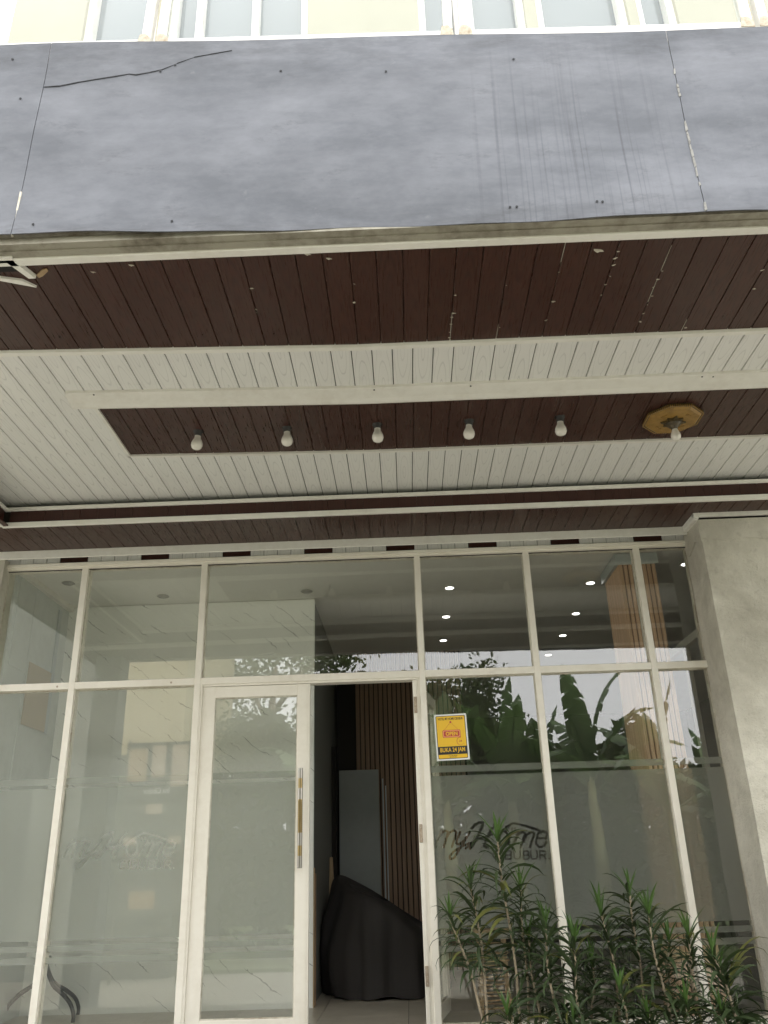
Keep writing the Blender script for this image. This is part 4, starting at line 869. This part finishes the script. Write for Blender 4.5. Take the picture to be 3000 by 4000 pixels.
tree(.9, -13.4, 5.7, 1.35, 5000, 3, 'leafy tree mirrored above the yellow notice'); tree(-2.9, -12.6, 6.6, 2.1, 9000, 5, 'leafy tree mirrored above the doorway'); tree(-5.9, -14.0, 7.2, 3.0, 9000, 8, 'leafy tree mirrored in the left upper panes'); tree(12.0, -15, 6.2, 2.4, 5000, 9, 'leafy tree behind the right banana plants')
ug = MB(); rr = random.Random(31)
for k in range(42000):
    x = rr.uniform(-14, 14); hh = (3.8 if x < 3.2 else 3.4) + .45 * math.sin(x * 1.7) + .3 * math.sin(x * 4.1 + 1); z = .05 + hh * rr.random() ** .62; y = -12.2 + rr.gauss(0, .35) + .3 * math.sin(x * 2.3)
    d_ = Vector((rr.gauss(0, 1), rr.gauss(.2, 1), rr.gauss(-.2, .8))).normalized(); s_ = d_.orthogonal().normalized(); ln = rr.uniform(.14, .42); wd = ln * rr.uniform(.14, .3); p = Vector((x, y, z))
    ug.quad(p, p + d_ * ln * .5 + s_ * wd, p + d_ * ln, p + d_ * ln * .5 - s_ * wd)
struct(ug.obj('undergrowth', M['treeleaf']), 'stuff')
hs_ = thing('pale_house', 'cream house wall mirrored in the left glass pane', 'house', (-4.45, -8.6, 0)); B(-.62, -4, 3.35, .66, 0, 6.4).obj('wall', mat('bright_cream_paint', (.50, .44, .29), .7), hs_); B(-.62, -4, 0, .66, -.02, 3.35).obj('ground_floor_wall', mat('dark_shop_wall', (.10, .11, .10), .7), hs_); B(-.75, -4.1, 6.4, .80, .12, 6.55).obj('parapet', M['white'], hs_)
gb = thing('grey_sky_blocker', 'plain grey block added to be mirrored in far left pane', 'building', (-8.6, -8.7, 0)); B(-3.6, -4, 0, 3.45, 0, 6.9).obj('wall', mat('grey_render', (.20, .205, .19), .8), gb); B(-3.7, -4.1, 6.9, 3.5, .1, 7.05).obj('parapet', M['cement'], gb)  # unseen building added to keep bright sky out of the far left pane
bn = thing('roadside_banner', 'dark standing banner with orange pictures mirrored in left pane', 'banner', (-4.0, -7.95, .0))
B(-.52, -.02, .9, .52, 0, 3.45).obj('banner_cloth', M['banner'], bn)
for sx in (-.5, .5): MB().tube([(sx, -.04, 0), (sx, -.04, 3.5)], .025, 8).obj('pole', M['steel'], bn)
for x0, z0, x1, z1, k in ((-.48, 2.85, -.18, 3.35, 'orange'), (.22, 2.75, .48, 3.4, 'cbox'), (-.10, 2.9, .12, 3.4, 'cbox'), (-.14, 2.35, .12, 2.5, 'cbox'), (-.45, 1.9, -.25, 2.02, 'cbox'), (.25, 1.9, .45, 2.02, 'cbox'), (-.30, 1.0, .1, 1.25, 'orange')):
    rrect(x0, z0, x1, z1, .03, .0005, .004, M[k], 'printed_picture', bn)
for body, k, wd, hh, x, z in (('Inn Cibubur', 'paper', .42, .09, 0, 2.70), ('150K', 'dimprint', .28, .26, -.33, 1.68), ('150K', 'dimprint', .28, .26, .33, 1.68)):
    link('lettering', text_mesh(body, M[k], wd, hh, .01), bn, (x, .006, z), (0, 0, R_(180)))
tag(B(-30, -20, .06, 30, -19.8, 2.2).obj('boundary_wall', mat('darkened_wall', (.055, .06, .045), .9)), 'long cement wall closing the far side of the yard', 'wall')  # shade put into the wall colour so no sunlit specks show through the hedge
